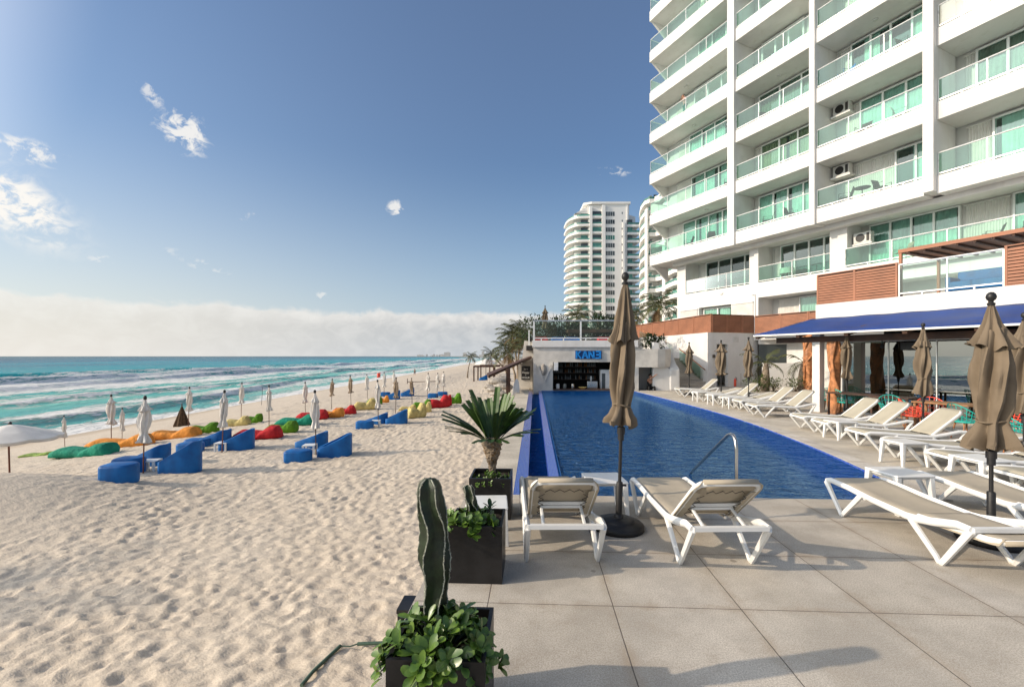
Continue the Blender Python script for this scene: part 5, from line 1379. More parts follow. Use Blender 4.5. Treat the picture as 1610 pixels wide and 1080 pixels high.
for x, y, l, s_ in ((1.155, 5.72, 'white side table between the two near loungers, behind the umbrella pole', 1.0), (5.05, 5.95, 'white side table between the two flat loungers at the right', 1.05),
                    (7.75, 10.75, 'white side table at the feet of the loungers nearest the trunk post', 1.0), (7.05, 8.20, 'white side table in front of the large right umbrella, at a lounger foot', 1.0),
                    (6.95, 6.75, 'white side table by the right edge behind the large umbrella pole', 1.05), (8.1, 19.6, 'white side table among the farthest loungers', 1.0),
                    (8.15, 18.2, 'white side table second along the far lounger group', 1.0), (8.2, 17.0, 'white side table third along the far lounger group', 1.0)):
    ST.place((x, y, .002), R(3), l, GT, s_)
# the pale table standing left of the first lounger, behind the middle planter
ST.place((-.27, 4.88, .002), R(2), 'white side table squeezed between the middle and farthest planters', GT, .92)

# ================================================================ closed umbrellas
def canopy_mesh(spec, seed, nf=8, sway=.0, N=48, amp=1.0, twist=.0):
    """spec: list of (z, radius, fold depth); folded cloth hanging round the pole"""
    rs = random.Random(seed); ph = [rs.uniform(-.35, .35) for _ in range(nf)]; am = [rs.uniform(.55, 1.35) for _ in range(nf)]
    rings = []; nz = len(spec)
    for k, (z, r, d) in enumerate(spec):
        ring = []; d = d*max(1, r/.12)*1.15
        for j in range(N):
            a = 2*math.pi*j/N; fi = (a/(2*math.pi)*nf) % nf; i0 = int(fi) % nf; u = fi-int(fi)
            fold = (math.cos(2*math.pi*u+ph[i0]*2.2*math.sin(math.pi*u)))*am[i0]
            f2 = math.sin(a*nf*2.1+z*7+seed)*.18
            big = .09*math.sin(a*2+z*3.1+seed)+.07*math.sin(a+z*4.7+seed*2)
            rr = r*(1+big)+d*(fold+f2)*amp
            rr += d*.75*mnoise.noise((math.cos(a)*2.6+seed*1.7, math.sin(a)*2.6, z*2.6))+.006*mnoise.noise((math.cos(a)*7+seed, math.sin(a)*7, z*9))
            hem = 0
            if k in (0,) or k == nz-1: hem = .035*fold+.03*math.sin(a*1.0+seed)
            aa = a+twist*z
            ring.append((rr*math.cos(aa)+sway*math.sin(z*2.4), rr*math.sin(aa), z+hem))
        rings.append(ring)
    q = MB(); return q.loft(rings, caps=False)
def interp_spec(pts, n):
    zs = [p[0] for p in pts]; out = []
    for k in range(n+1):
        u = k/n*(len(pts)-1); i = min(int(u), len(pts)-2); f_ = u-i
        out.append(tuple(pts[i][c]*(1-f_)+pts[i+1][c]*f_ for c in range(3)))
    return out
def umbrella(seed, cloth, loc, label, group, top=2.88, low=1.10, tie=1.38, fat=1.0, base=True, pole='black_metal', finial='black_metal', sleeve=True, rz=0.0, tilt=(0, 0), skirt=1.0, ball=True, lean=0.0, upper=.46):
    t_ = thing('umbrella', label, 'umbrella', loc, rz, group); t_.rotation_euler = (tilt[0], tilt[1], rz)
    ut = top-.10                     # cloth top
    q = MB().tube([(0, 0, .03 if base else -.25), (0, 0, top-.06)], .019, 10); q.build('pole', pole, t_, smooth=True)
    h = ut-low
    vent = ut-upper*(h/1.7)
    mid = (vent+tie)/2
    body = interp_spec([(vent+.12, .080*fat, .012), (vent-.06, .104*fat, .026), (mid+.20, .116*fat, .036), (mid, .121*fat, .040), (mid-.18, .118*fat, .038), (tie+.13, .108*fat, .032), (tie+.03, .092*fat, .022), (tie-.02, .090*fat, .020),
                        (tie-.10, .098*fat*skirt, .030), (low+.08, .122*fat*skirt, .046), (low, .130*fat*skirt, .052)], 40)
    canopy_mesh(body, seed, 6, lean, 72, 1.0, twist=.75).build('canopy', cloth, t_, smooth=True)
    up = interp_spec([(ut, .020, .002), (ut-.05, .034, .004), (ut-.20, .062*fat, .012), (vent+.06, .114*fat, .030), (vent-.03, .146*fat, .042)], 16)
    canopy_mesh(up, seed+3, 7, 0, 72, 1.0, twist=.3).build('vent_flap', cloth, t_, smooth=True)
    q = MB().tube([(.104*fat*math.cos(a), .104*fat*math.sin(a), tie+.012*math.sin(a*2)) for a in np.linspace(0, 2*math.pi, 20, endpoint=False)], .010, 6, closed=True); q.build('tie_strap', cloth, t_, smooth=True)
    if ball:
        q = MB().lathe([(.0, -.115), (.030, -.11), (.034, -.085), (.018, -.075), (.020, -.062), (.036, -.045), (.044, -.02), (.036, .012), (.018, .030), (.0, .034)], 16, (0, 0, top)); q.build('finial', finial, t_, smooth=True)
    else:
        q = MB().lathe([(.0, -.12), (.045, -.12), (.05, -.04), (.03, -.0), (.0, .01)], 12, (0, 0, top)); q.build('finial', finial, t_, smooth=True)
    if sleeve:
        q = MB().tube([(0, 0, low-.10), (0, 0, low-.02)], .045, 12).tube([(0, 0, low-.17), (0, 0, low-.10)], .035, 12); q.build('hub', pole, t_, smooth=True)
    if base:
        q = MB().lathe([(.0, .0), (.275, .0), (.285, .015), (.285, .055), (.265, .075), (.19, .085), (.18, .10), (.17, .115), (.06, .13), (.05, .16), (.036, .17), (.036, .52), (.030, .53), (.0, .53)], 32); q.build('base', 'black_base', t_, smooth=True)
        q.v = []; 
        k_ = MB().tube([(.03, 0, .49), (.075, 0, .49)], .012, 8); k_.build('knob', 'black_metal', t_, smooth=True)
    return t_
GU = 'closed tan umbrellas round the pool'
umbrella(11, 'taupe_cloth', (1.205, 5.16, 0), 'tall closed tan umbrella between the two near loungers, in front of the bar', GU, 2.87, 1.17, 1.40, .90, skirt=1.25, upper=.66, tilt=(0, R(1.6)))
umbrella(5, 'taupe_cloth', (5.03, 4.78, 0), 'large closed tan umbrella near the right edge, behind the nearest flat lounger', GU, 2.59, .98, 1.27, 1.12, rz=1.1, skirt=1.15)
umbrella(8, 'taupe_cloth', (9.66, 10.7, 0), 'closed tan umbrella in front of the restaurant glass, left of the large right one', GU, 2.70, 1.05, 1.42, .95, rz=.4)
umbrella(9, 'taupe_cloth', (10.95, 14.9, 0), 'closed tan umbrella beside the gnarled trunk post', GU, 2.70, 1.22, 1.5, .92, rz=2.1)
umbrella(14, 'taupe_cloth', (8.55, 7.6, 0), 'closed tan umbrella cut by the right edge of the photo', GU, 2.65, 1.0, 1.35, 1.15, rz=.9)
umbrella(21, 'taupe_cloth', (9.35, 18.0, 0), 'closed tan umbrella before the garden wall, nearest of the far three', GU, 2.68, 1.15, 1.4, 1.1, rz=.2)
umbrella(22, 'taupe_cloth', (9.55, 20.8, 0), 'fat closed tan umbrella in front of the doorway, middle of the far three', GU, 2.66, 1.1, 1.25, 1.35, rz=1.2)
umbrella(23, 'taupe_cloth', (8.95, 23.0, 0), 'closed tan umbrella in front of the stairs, farthest of the three', GU, 2.63, 1.1, 1.4, 1.1, rz=2.2)

# ================================================================ planters
def planter(x, y, s_, h, label, soil=True):
    p = DK(x, y, .002); t_ = thing('planter', label, 'planter', p, -DA, 'square black planters along the deck edge')
    w_ = .022; a = s_/2; q = MB()
    q.b2(-a, a, -a, -a+w_, 0, h); q.b2(-a, a, a-w_, a, 0, h); q.b2(-a, -a+w_, -a+w_, a-w_, 0, h); q.b2(a-w_, a, -a+w_, a-w_, 0, h)
    q.b2(-a+w_, a-w_, -a+w_, a-w_, 0.01, .03); q.build('box', 'planter_black', t_)
    q = MB(); n = 12; vs = [(-a+w_+(s_-2*w_)*i/n, -a+w_+(s_-2*w_)*j/n, h-.055+.02*mnoise.noise((i*.7+x, j*.7, 3))) for j in range(n+1) for i in range(n+1)]
    q.add(vs, [(j*(n+1)+i, j*(n+1)+i+1, (j+1)*(n+1)+i+1, (j+1)*(n+1)+i) for j in range(n) for i in range(n)]); q.build('soil', 'soil', t_)
    return p
PH = .49
pn = planter(-.475, 2.40, .48, PH, 'nearest black planter box, with the tall ribbed cactus')
pm = planter(-.51, 4.12, .47, PH, 'middle black planter box, with the small cactus')
pf = planter(-.53, 5.66, .50, PH, 'farthest black planter box, with the stubby palm')
# small box against the deck edge, in the sand
o = MB().b2(-.04, .055, -.10, .10, -1.72, -.05).b2(-.045, .06, -.11, .11, -.05, -.02).build('corner_box', 'planter_black'); v = DK(-1.025, 3.60, .0); o.location = v; o.rotation_euler = (0, 0, -DA); tag(o, 'small black box against the deck edge behind the nearest planter', 'box')
# cactus
def cactus(p, h, r, ribs, label, seed, lean=0.0, cat='cactus'):
    t_ = thing('cactus', label, cat, p, 0); rs = random.Random(seed)
    rings = []; edge = [[] for _ in range(ribs)]; nk = 44
    ph = [rs.uniform(0, 6) for _ in range(ribs)]
    for k in range(nk+1):
        u = k/nk; z = h*u; bul = (1+.10*math.sin(u*9+seed)+.06*math.sin(u*17))*(1 if u < .93 else math.sqrt(max(.02, 1-((u-.93)/.075)**2)))*(.86+.14*math.sin(min(1, u*3)*1.57))
        ox = lean*u*u*h+.012*math.sin(u*5+seed)
        ring = []
        for j in range(ribs*6):
            a0 = 2*math.pi*j/(ribs*6); m_ = j % 6; ri = j//6
            wob = .26*math.sin(u*7+ph[ri])+.15*math.sin(u*19+ph[ri]*2); wn = .26*math.sin(u*7+ph[(ri+1) % ribs])+.15*math.sin(u*19+ph[(ri+1) % ribs]*2)
            f_ = m_/6; a = a0+(wob*(1-f_)+wn*f_)
            prof = [1.0, .80, .60, .54, .60, .80][m_]
            rr = r*bul*prof*(1+(.03*math.sin(u*90+ri) if m_ == 0 else 0))
            pt = (ox+rr*math.cos(a+.4), rr*math.sin(a+.4), z); ring.append(pt)
            if m_ == 0: edge[ri].append((ox+(rr+.002)*math.cos(a+.4), (rr+.002)*math.sin(a+.4), z))
        rings.append(ring)
    MB().loft(rings).build('stem', 'cactus', t_, smooth=True)
    for e in edge:
        q = MB().tube(e, .0035, 5)
        for k in range(1, len(e)-1):
            c0 = Vector(e[k])+Vector((0, 0, rs.uniform(-.008, .008)))
            q.add([c0+Vector((rs.uniform(-1, 1), rs.uniform(-1, 1), rs.uniform(-1, 1)))*.008 for _ in range(4)], [(0, 1, 2, 3), (0, 2, 3)])
        q.build('spine_ridge', 'cactus_rib', t_)
    return t_
cactus(Vector((-.40, 2.46, PH-.06)), .86, .077, 5, 'tall dark ribbed cactus with wavy pale ridges, in the nearest planter', 3, lean=-.07)
cactus(Vector((-.335, 4.10, PH-.06)), .36, .050, 5, 'small ribbed cactus in the middle planter', 9, lean=-.22)
# broad-leaved succulent shrubs
def leafmesh(q, base, d, up, L, W, cup=.25, nseg=4):
    d = Vector(d).normalized(); sd = d.cross(Vector(up)); sd = sd.normalized() if sd.length > .05 else d.orthogonal().normalized(); n = sd.cross(d)
    vs = []; prof = [.12, .55, .92, 1.0, .55]; 
    for k in range(nseg+1):
        u = k/nseg; c = Vector(base)+d*L*u-n*L*.12*u*u; w_ = W*.5*prof[k]
        vs += [c-sd*w_+n*w_*cup, c, c+sd*w_+n*w_*cup]
    tip = Vector(base)+d*L*1.06-n*L*.13; vs.append(tip)
    fs = []
    for k in range(nseg): a = 3*k; fs += [(a, a+1, a+4, a+3), (a+1, a+2, a+5, a+4)]
    a = 3*nseg; fs += [(a, a+1, a+3), (a+1, a+2, a+3)]
    q.add(vs, fs)
def leaf_shrub(p, rx, ry, h, nst, L, label, seed, mt='leaf', overhang=.1, cat='plant', name='succulent_shrub', bias=(0, 0), lw=.62):
    rs = random.Random(seed); t_ = thing(name, label, cat, p); st = MB(); lf = MB()
    for i in range(nst):
        a = rs.uniform(0, 6.283); rr = math.sqrt(rs.random())
        bx_, by_ = rx*rr*.75*math.cos(a), ry*rr*.75*math.sin(a)
        tx = bx_*1.45+rs.uniform(-.03, .03)+bias[0]*rr; ty = by_*1.45+rs.uniform(-.03, .03)+bias[1]*rr; tz = h*(1-.65*rr**2)*rs.uniform(.6, 1.05)-overhang*rr*rr*rs.random()
        pts = [Vector((bx_*.6, by_*.6, 0)), Vector(((bx_+tx)/2, (by_+ty)/2, max(tz*.6, .01)+.02)), Vector((tx, ty, tz))]
        st.tube(pts, [.005, .004, .003], 5)
        out_ = Vector((tx, ty, .12+tz*.6)).normalized(); nl = rs.randint(5, 8)
        for k in range(nl):
            aa = k*2.4+rs.uniform(-.3, .3); base = pts[2]-Vector((0, 0, .012*k*.6))
            o1 = out_.orthogonal().normalized(); o2 = out_.cross(o1)
            d = out_*rs.uniform(.25, .9)+(o1*math.cos(aa)+o2*math.sin(aa))*rs.uniform(.6, 1.0)+Vector((0, 0, .15))
            leafmesh(lf, base, d, out_+Vector((rs.uniform(-.3, .3), rs.uniform(-.3, .3), .5)), L*rs.uniform(.65, 1.15), L*lw*rs.uniform(.8, 1.15), rs.uniform(.1, .35))
    st.build('stems', 'leaf_dark', t_, smooth=True); lf.build('leaves', mt, t_, smooth=True, fix=False)
    return t_
leaf_shrub(Vector((-.37, 2.38, PH-.06)), .26, .20, .20, 80, .082, 'glossy broad-leaved succulent spilling over the nearest planter', 4, overhang=.14, bias=(.0, -.02), lw=.5)
leaf_shrub(Vector((-.42, 4.05, PH-.06)), .23, .17, .15, 44, .074, 'broad-leaved succulent around the small cactus in the middle planter', 6, overhang=.03, bias=(.02, 0))
leaf_shrub(Vector((-.22, 4.16, PH-.06)), .05, .05, .16, 5, .09, 'upright leafy shoot at the right side of the middle planter', 16, overhang=.0, lw=.42, mt='leaf_dark')
leaf_shrub(Vector((-.26, 5.60, PH-.06)), .24, .18, .10, 42, .034, 'small-leaved ground cover round the foot of the stubby palm', 7, overhang=.04)
# stubby palm with stiff cut leaves
def stub_palm(p, label):
    t_ = thing('stubby_palm', label, 'palm', p); rs = random.Random(12)
    rings = []
    for k in range(24):
        u = k/23; z = .50*u; r = np.interp(u, [0, .18, .35, .6, .85, 1], [.040, .038, .050, .085, .125, .11]); ring = []
        for j in range(18):
            a = 2*math.pi*j/18; rr = r*(1+.13*math.sin(a*5+k*2.3)+.09*rs.uniform(-1, 1)); ring.append((rr*math.cos(a), rr*math.sin(a), z+.008*rs.uniform(-1, 1)))
        rings.append(ring)
    MB().loft(rings).build('trunk', 'palm_trunk', t_)
    for zz, n_ in ((.30, 14), (.38, 18), (.46, 20)):
        pass
    st = MB()
    for i in range(60):
        a = rs.uniform(0, 6.28); u = rs.uniform(.35, 1); r = np.interp(u, [0.35, .6, 1], [.055, .09, .12]); z = .5*u
        st.add([(r*math.cos(a-.15), r*math.sin(a-.15), z), (r*math.cos(a+.15), r*math.sin(a+.15), z), ((r+.03)*math.cos(a), (r+.03)*math.sin(a), z+.045)], [(0, 1, 2)])
    st.build('leaf_stubs', 'palm_dry', t_)
    # leaves: fans of broad strips joined at the base, cut square at the tip
    nf = 12
    for i in range(nf):
        a = i*2.399+.5; tilt_ = R([14, 50, 32, 20, 56, 40, 26, 66, 46, 16, 60, 36, 30][i]); L = rs.uniform(.60, .72)
        d = Vector((math.sin(tilt_)*math.cos(a), math.sin(tilt_)*math.sin(a), math.cos(tilt_))); sd = d.cross(Vector((0, 0, 1))).normalized(); n = sd.cross(d)
        b0 = Vector((.07*math.cos(a), .07*math.sin(a), .46)); q = MB(); ns = 5
        for k in range(ns):
            sp = (k-(ns-1)/2)/(ns/2); dd = (d*math.cos(sp*.42)+sd*math.sin(sp*.42)).normalized(); LL = L*(1-.16*abs(sp))*rs.uniform(.88, 1.06); w0, w1 = .010, .030
            wv = dd.cross(n).normalized(); vs = []
            for m_ in range(6):
                u = m_/5; c = b0+d*.03+dd*LL*u+n*(-.10*u*u*math.sin(tilt_))+Vector((0, 0, -.05*u*u)); w_ = np.interp(u, [0, .4, .85, 1], [.014, .036, .042, .034])
                vs += [c-wv*w_+n*.006, c-n*.004, c+wv*w_+n*.006]
            q.add(vs, [f for m_ in range(5) for f in ((3*m_, 3*m_+1, 3*m_+4, 3*m_+3), (3*m_+1, 3*m_+2, 3*m_+5, 3*m_+4))])
        q.build('frond', 'leaf_dark' if i % 3 else 'leaf_mid', t_, fix=False)
    return t_
mat('leaf_mid', (.065, .115, .022), .4, .2, 8, col2=(.035, .07, .012))
stub_palm(Vector((-.245, 5.66, PH-.06)), 'stubby palm with stiff dark cut leaves in the farthest planter')
# hose in the sand
q = MB(); pts = [G0(600, 1017, -1.55), G0(560, 1018, -1.60)]
def sp(px, py): v = GS(px, py); v.z += .05; return v
o = MB().tube([sp(612, 1016), sp(588, 1017), sp(562, 1018)], .022, 8).tube([sp(535, 1021), sp(515, 1040), sp(492, 1062), sp(474, 1084)], .022, 8).tube([sp(562, 1018), sp(550, 1022), sp(535, 1021)], .008, 6).build('irrigation_pipe', 'hose', smooth=True)
tag(o, 'grey-green irrigation pipe lying in the sand beside the nearest planter', 'pipe')

# ================================================================ restaurant terrace chairs and tables
def wire_chair(p, rz, mt, label, s_=1.0):
    t_ = thing('wire_chair', label, 'chair', p, rz, 'coloured wire chairs by the restaurant'); t_.scale = (s_, s_, s_)
    q = MB(); n = 15; rimp = []; lowp = []
    for k in range(n):
        a = math.pi*(-.18)+math.pi*1.36*k/(n-1); hgt = .60+.24*max(0, math.sin(a))**1.2
        rimp.append(Vector((.33*math.cos(a), .30*math.sin(a), hgt))); lowp.append(Vector((.24*math.cos(a), .22*math.sin(a), .42)))
    for a_, b_ in zip(rimp, lowp): q.tube([a_, a_*.45+b_*.55+Vector((0, 0, -.02)), b_], .008, 5)
    for f_ in (1.0, .66, .33): q.tube([a_*f_+b_*(1-f_) for a_, b_ in zip(rimp, lowp)], .009 if f_ < 1 else .013, 5)
    q.build('basket', mt, t_)
    MB().lathe([(.0, .40), (.24, .40), (.25, .42), (.24, .44), (.0, .44)], 18).build('seat', mt, t_, smooth=True)
    for a in (.8, 2.35, 3.95, 5.5): MB().tube([(.17*math.cos(a), .17*math.sin(a), .40), (.25*math.cos(a), .25*math.sin(a), 0)], [.020, .013], 6).build('leg', 'trunk_wood', t_, smooth=True)
    return t_
def rest_table(p, rz, label, mt='dark_wood', w_=.7, top=.76):
    t_ = thing('restaurant_table', label, 'table', p, rz, 'tables outside the restaurant')
    MB().b2(-w_/2, w_/2, -.35, .35, top-.04, top).build('table_top', mt, t_, bevel=.005)
    q = MB()
    for a in (-1, 1): 
        for b_ in (-1, 1): MB().b2(a*(w_/2-.06)-.025, a*(w_/2-.06)+.025, b_*.29-.025, b_*.29+.025, 0, top-.04).build('leg', mt, t_)
    return t_
def at(px, Y, z=0.0): return Vector(((px-CX)/F*Y, Y, z))
mat('trestle', (.34, .17, .07), .6, .15, 4)
rest_table(at(1350, 14.6), HRZ, 'dark table behind the umbrella left of the coral chairs', 'dark_wood', 1.6)
rest_table(at(1406, 13.4), HRZ, 'dark table left of the first coral chair', 'dark_wood', 1.0)
rest_table(at(1500, 11.6), HRZ, 'brown wooden table between the coral and teal chairs', 'trestle', 1.5)
wire_chair(at(1304, 16.0), HRZ+.4, 'teal_wire', 'teal wire chair behind the gnarled trunk post')
wire_chair(at(1330, 15.2), HRZ+2.4, 'teal_wire', 'teal wire chair just right of the gnarled trunk post')
wire_chair(at(1404, 12.9), HRZ+.8, 'teal_wire', 'teal wire chair left of the coral pair, behind a lounger back')
wire_chair(at(1436, 11.8), HRZ+2.0, 'coral_wire', 'coral wire chair left of the umbrella pole, largest coral one')
wire_chair(at(1464, 12.2), HRZ+.5, 'coral_wire', 'coral wire chair right of the umbrella pole')
wire_chair(at(1518, 10.7), HRZ+2.6, 'teal_wire', 'teal wire chair left of the large right umbrella')
wire_chair(at(1582, 10.6), HRZ+1.4, 'coral_wire', 'coral wire chair just right of the large umbrella')
wire_chair(at(1604, 8.9), HRZ+2.2, 'teal_wire', 'pale teal wire chair at the right edge of the photo')
# ================================================================ beach furniture
def d_outline(L, W, n=10, flat_front=False):
    """plan: rounded at the back (+x), squarer at the front (-x)"""
    pts = []
    for k in range(2*n+1):
        a = -math.pi/2+math.pi*k/(2*n); pts.append((L/2-W/2+W/2*math.cos(a)*1.0, W/2*math.sin(a)))
    r = .16
    for k in range(5):
        a = math.pi/2+math.pi/2*k/4; pts.append((-L/2+r+r*math.cos(a), W/2-r+r*math.sin(a)))
    for k in range(5):
        a = math.pi+math.pi/2*k/4; pts.append((-L/2+r+r*math.cos(a), -W/2+r+r*math.sin(a)))
    return pts
def pouf(L=.95, W=.72, h=.42):
    t_ = thing('pouf', 'blue pouf', 'pouf'); o = d_outline(L, W)
    q = MB(); q.loft([[(x*s_, y*s_, z) for x, y in o] for s_, z in ((.97, 0), (1, .04), (1, h-.05), (.985, h-.015), (.95, h))]); q.build('body', 'blue_plastic', t_, smooth=True)
    q = MB(); q.loft([[(x*s_, y*s_, z) for x, y in o] for s_, z in ((.93, h-.002), (.925, h+.012), (.88, h+.020))]); q.build('top', 'blue_plastic', t_, smooth=True)
    return Proto(t_)
def tub(L=1.28, W=.86, hb=.88, hf=.36, seat=.36):
    """moulded shell lounge chair, back at +x, open and low at -x"""
    t_ = thing('shell_chair', 'blue moulded shell chair', 'chair'); o = d_outline(L, W)
    def topz(x): u = (x+L/2)/L; return hf+(hb-hf)*min(1, max(0, (u-.02)/.90))**1.05
    outer0 = [(x*.985, y*.985, 0) for x, y in o]; outer1 = [(x, y, .05) for x, y in o]; outer2 = [(x, y, topz(x)-.02) for x, y in o]; rim_ = [(x*.985, y*.985, topz(x)) for x, y in o]
    th = .075
    def inn(x, y): l = math.hypot(x, y); return (x-(x-(-.02))/max(l, .01)*th, y-y/max(l, .01)*th*1.05)
    rim2 = [(*inn(x, y), topz(x)) for x, y in o]; in2 = [(*inn(x, y), min(topz(x)-.01, seat+.02)) for x, y in o]
    q = MB(); q.loft([outer0, outer1, outer2, rim_, rim2, in2], caps=False); q.f.append(tuple(range(len(o)-1, -1, -1)))
    q.build('shell', 'blue_plastic', t_, smooth=True)
    q = MB(); q.loft([[(inn(x, y)[0]*1.0, inn(x, y)[1]*1.0, z) for x, y in o] for z in (seat-.12, seat)]); q.build('seat', 'blue_plastic', t_, smooth=False, bevel=.01)
    return Proto(t_)
def low_table():
    t_ = thing('low_table', 'white low table', 'table')
    MB().b2(-.26, .26, -.26, .26, .40, .435).build('table_top', 'white_plastic', t_, bevel=.012)
    for a in (-1, 1):
        for b_ in (-1, 1): MB().b2(a*.22-.035, a*.22+.035, b_*.22-.035, b_*.22+.035, 0, .40).build('leg', 'white_plastic', t_)
    return Proto(t_)
PF_ = pouf(); TB = tub(); LT = low_table()
GP = 'blue poufs on the beach'; GC = 'blue shell chairs on the beach'; GTb = 'white low tables on the beach'
def onsand(px, py, dz=-.03): v = GS(px, py); v.z += dz; return v
sets = [
 ('nearest set at the left', (.88, .85, 1.18), [(190, 757, R(8), 'front'), (205, 743, R(8), 'back')], [(286, 742, R(10), 'right'), (240, 731, R(5), 'rear')], (237, 740)),
 ('second set, before the green bag', .95, [(301, 711, R(8), 'front'), (312, 704, R(8), 'back')], [(374, 706, R(12), 'right'), (340, 697, R(5), 'rear')], (350, 709)),
 ('middle set before the teal bag', .95, [(470, 724, R(6), 'front')], [(527, 716, R(14), 'right'), (492, 702, R(5), 'rear')], (487, 713)),
 ('set left of the yellow bag', .92, [(574, 673, R(5), 'front')], [(624, 666, R(6), 'right'), (593, 666, R(3), 'rear')], (591, 671)),
]
for nm, s_, pf, tb, lt in sets:
    for px, py, rz, w_ in pf: PF_.place(onsand(px, py), rz, 'low blue pouf, %s, %s' % (w_, nm), GP, s_)
    for px, py, rz, w_ in tb: TB.place(onsand(px, py), rz if w_ != 'rear' else rz-.1, 'blue shell chair, %s one of the %s' % (w_, nm), GC, (s_ if not isinstance(s_, float) else (s_,)*3) if w_ != 'rear' else ((s_[0], s_[1], s_[2]*.75) if not isinstance(s_, float) else (s_, s_, s_*.78)))
    LT.place(onsand(*lt), R(8), 'white low table inside the %s' % nm, GTb, .88)
for px, py, w_, l in ((618, 628, 'chair', 'blue shell chair beyond the orange bag, left of the far pair'), (641, 623, 'chair', 'blue shell chair beyond the bags, right of the far pair'), (681, 625.5, 'pouf', 'low blue seat behind the red bag, left one'), (696, 622.5, 'pouf', 'low blue seat behind the red bag, right one'),
                      (606, 623, 'pouf', 'tiny blue pouf far along the beach'), (760, 598, 'chair', 'bright blue beach chair beside the far pergola')):
    (TB if w_ == 'chair' else PF_).place(onsand(px, py), R(4), l, GC if w_ == 'chair' else GP, .95)
# ---- bean bag loungers
def bag(L, W, h, hb, seed):
    rs = random.Random(seed); q = MB(); n = 26; rings = []
    for k in range(n+1):
        u = k/n; x = -L/2+L*u
        hh = np.interp(u, [0, .06, .2, .45, .60, .78, .93, 1], [.05, .62*h, h, h*.92, h*.82, hb, hb*.92, hb*.35])
        ww = W/2*np.interp(u, [0, .06, .2, .55, .85, .96, 1], [.55, .9, 1, .93, .97, .9, .55])
        zc = np.interp(u, [0, .6, .8, 1], [0, 0, .0, .10*hb])
        ring = []
        for j in range(20):
            a = 2*math.pi*j/20; c_, s_ = math.cos(a), math.sin(a)
            sy = abs(c_)**.75*(1 if c_ > 0 else -1); sz = abs(s_)**.75*(1 if s_ > 0 else -1)
            f_ = 1+.06*mnoise.noise((x*3+seed, math.cos(a)*1.5, math.sin(a)*1.5+seed))+.05*math.sin(u*23+2*a)*math.exp(-((u-.6)/.12)**2)
            ring.append((x+.03*math.sin(a*2+seed), ww*sy*f_, zc+hh/2+hh/2*sz*f_))
        rings.append(ring)
    q.loft(rings); return q
bags = [(132, 717, 91, 'bag_teal', 'teal bean bag lounger, nearest one at the left', 0, 1.0), (188, 703, 92, 'bag_orange', 'orange bean bag lounger directly behind the teal one', 6, 1.05), (273, 689, 72, 'bag_orange', 'long orange bean bag lounger between white umbrellas', 4, 1.0),
        (318, 681, 46, 'bag_green', 'green bean bag lounger behind the long orange one', 2, 1.0), (372, 669.5, 36, 'bag_yellow', 'pale yellow bean bag left of the bright green one', 5, 1.0), (399, 665, 24, 'bag_green', 'small bright green bean bag right of the pale yellow one', 0, 1.0),
        (404, 689, 70, 'bag_red', 'red bean bag lounger beside the second blue set', 8, 1.0), (442, 680, 46, 'bag_green', 'green bean bag lounger just behind the red one', 5, 1.0), (465, 668, 60, 'bag_teal', 'sea-green long bean bag behind the bright green one', 7, 1.0),
        (490, 659, 46, 'bag_red', 'red bean bag half hidden behind the sea-green one', 8, 1.0), (517, 656, 44, 'bag_orange', 'orange bean bag between two red ones', 5, 1.0), (540, 651, 36, 'bag_red', 'red bean bag right of the orange one, under a tan umbrella', 4, 1.0),
        (573, 644, 34, 'bag_yellow', 'tall pale yellow bean bag in front of the small green one', 20, 1.35), (588, 636, 24, 'bag_green', 'small green bean bag behind the tall pale yellow one', 10, 1.1), (602, 633, 12, 'bag_orange', 'small orange bag end beside the blue chair', 10, 1.0),
        (640, 645, 26, 'bag_yellow', 'pale yellow bag stretched behind the blue shell chair', 10, .7), (654, 657, 30, 'bag_yellow', 'rounded yellow bean bag right of the blue shell chair', 30, 1.5), (667, 648, 18, 'bag_yellow', 'small yellow bag behind the rounded one', 10, 1.2),
        (662, 642, 30, 'bag_green', 'green bean bag behind the small yellow bag', 0, 1.1), (689, 641, 34, 'bag_red', 'large red bean bag, rightmost red one', 25, 1.5), (700, 638, 18, 'bag_red', 'dark red bag pressed against the large red one', 10, 1.4),
        (712, 635, 26, 'bag_green', 'light green bean bag at the right end, behind the palm leaves', 10, 1.4), (60, 716, 44, 'bag_lime', 'pale lime bag almost buried in the sand at the left', 8, .35)]
for i, (px, py, wpx, mt, lb, rz, hk) in enumerate(bags):
    v = onsand(px, py, -.05); L = wpx/F*v.y*1.0; L = max(L, .9)
    q = bag(L*1.04, min(.95, max(.5, L*.5)), .46*hk, .64*hk, i*3.7)
    o = q.build('bean_bag', mt, smooth=True); o.location = v; o.rotation_euler = (0, 0, R(rz)); tag(o, lb, 'bean bag', 'bean bag loungers on the sand')
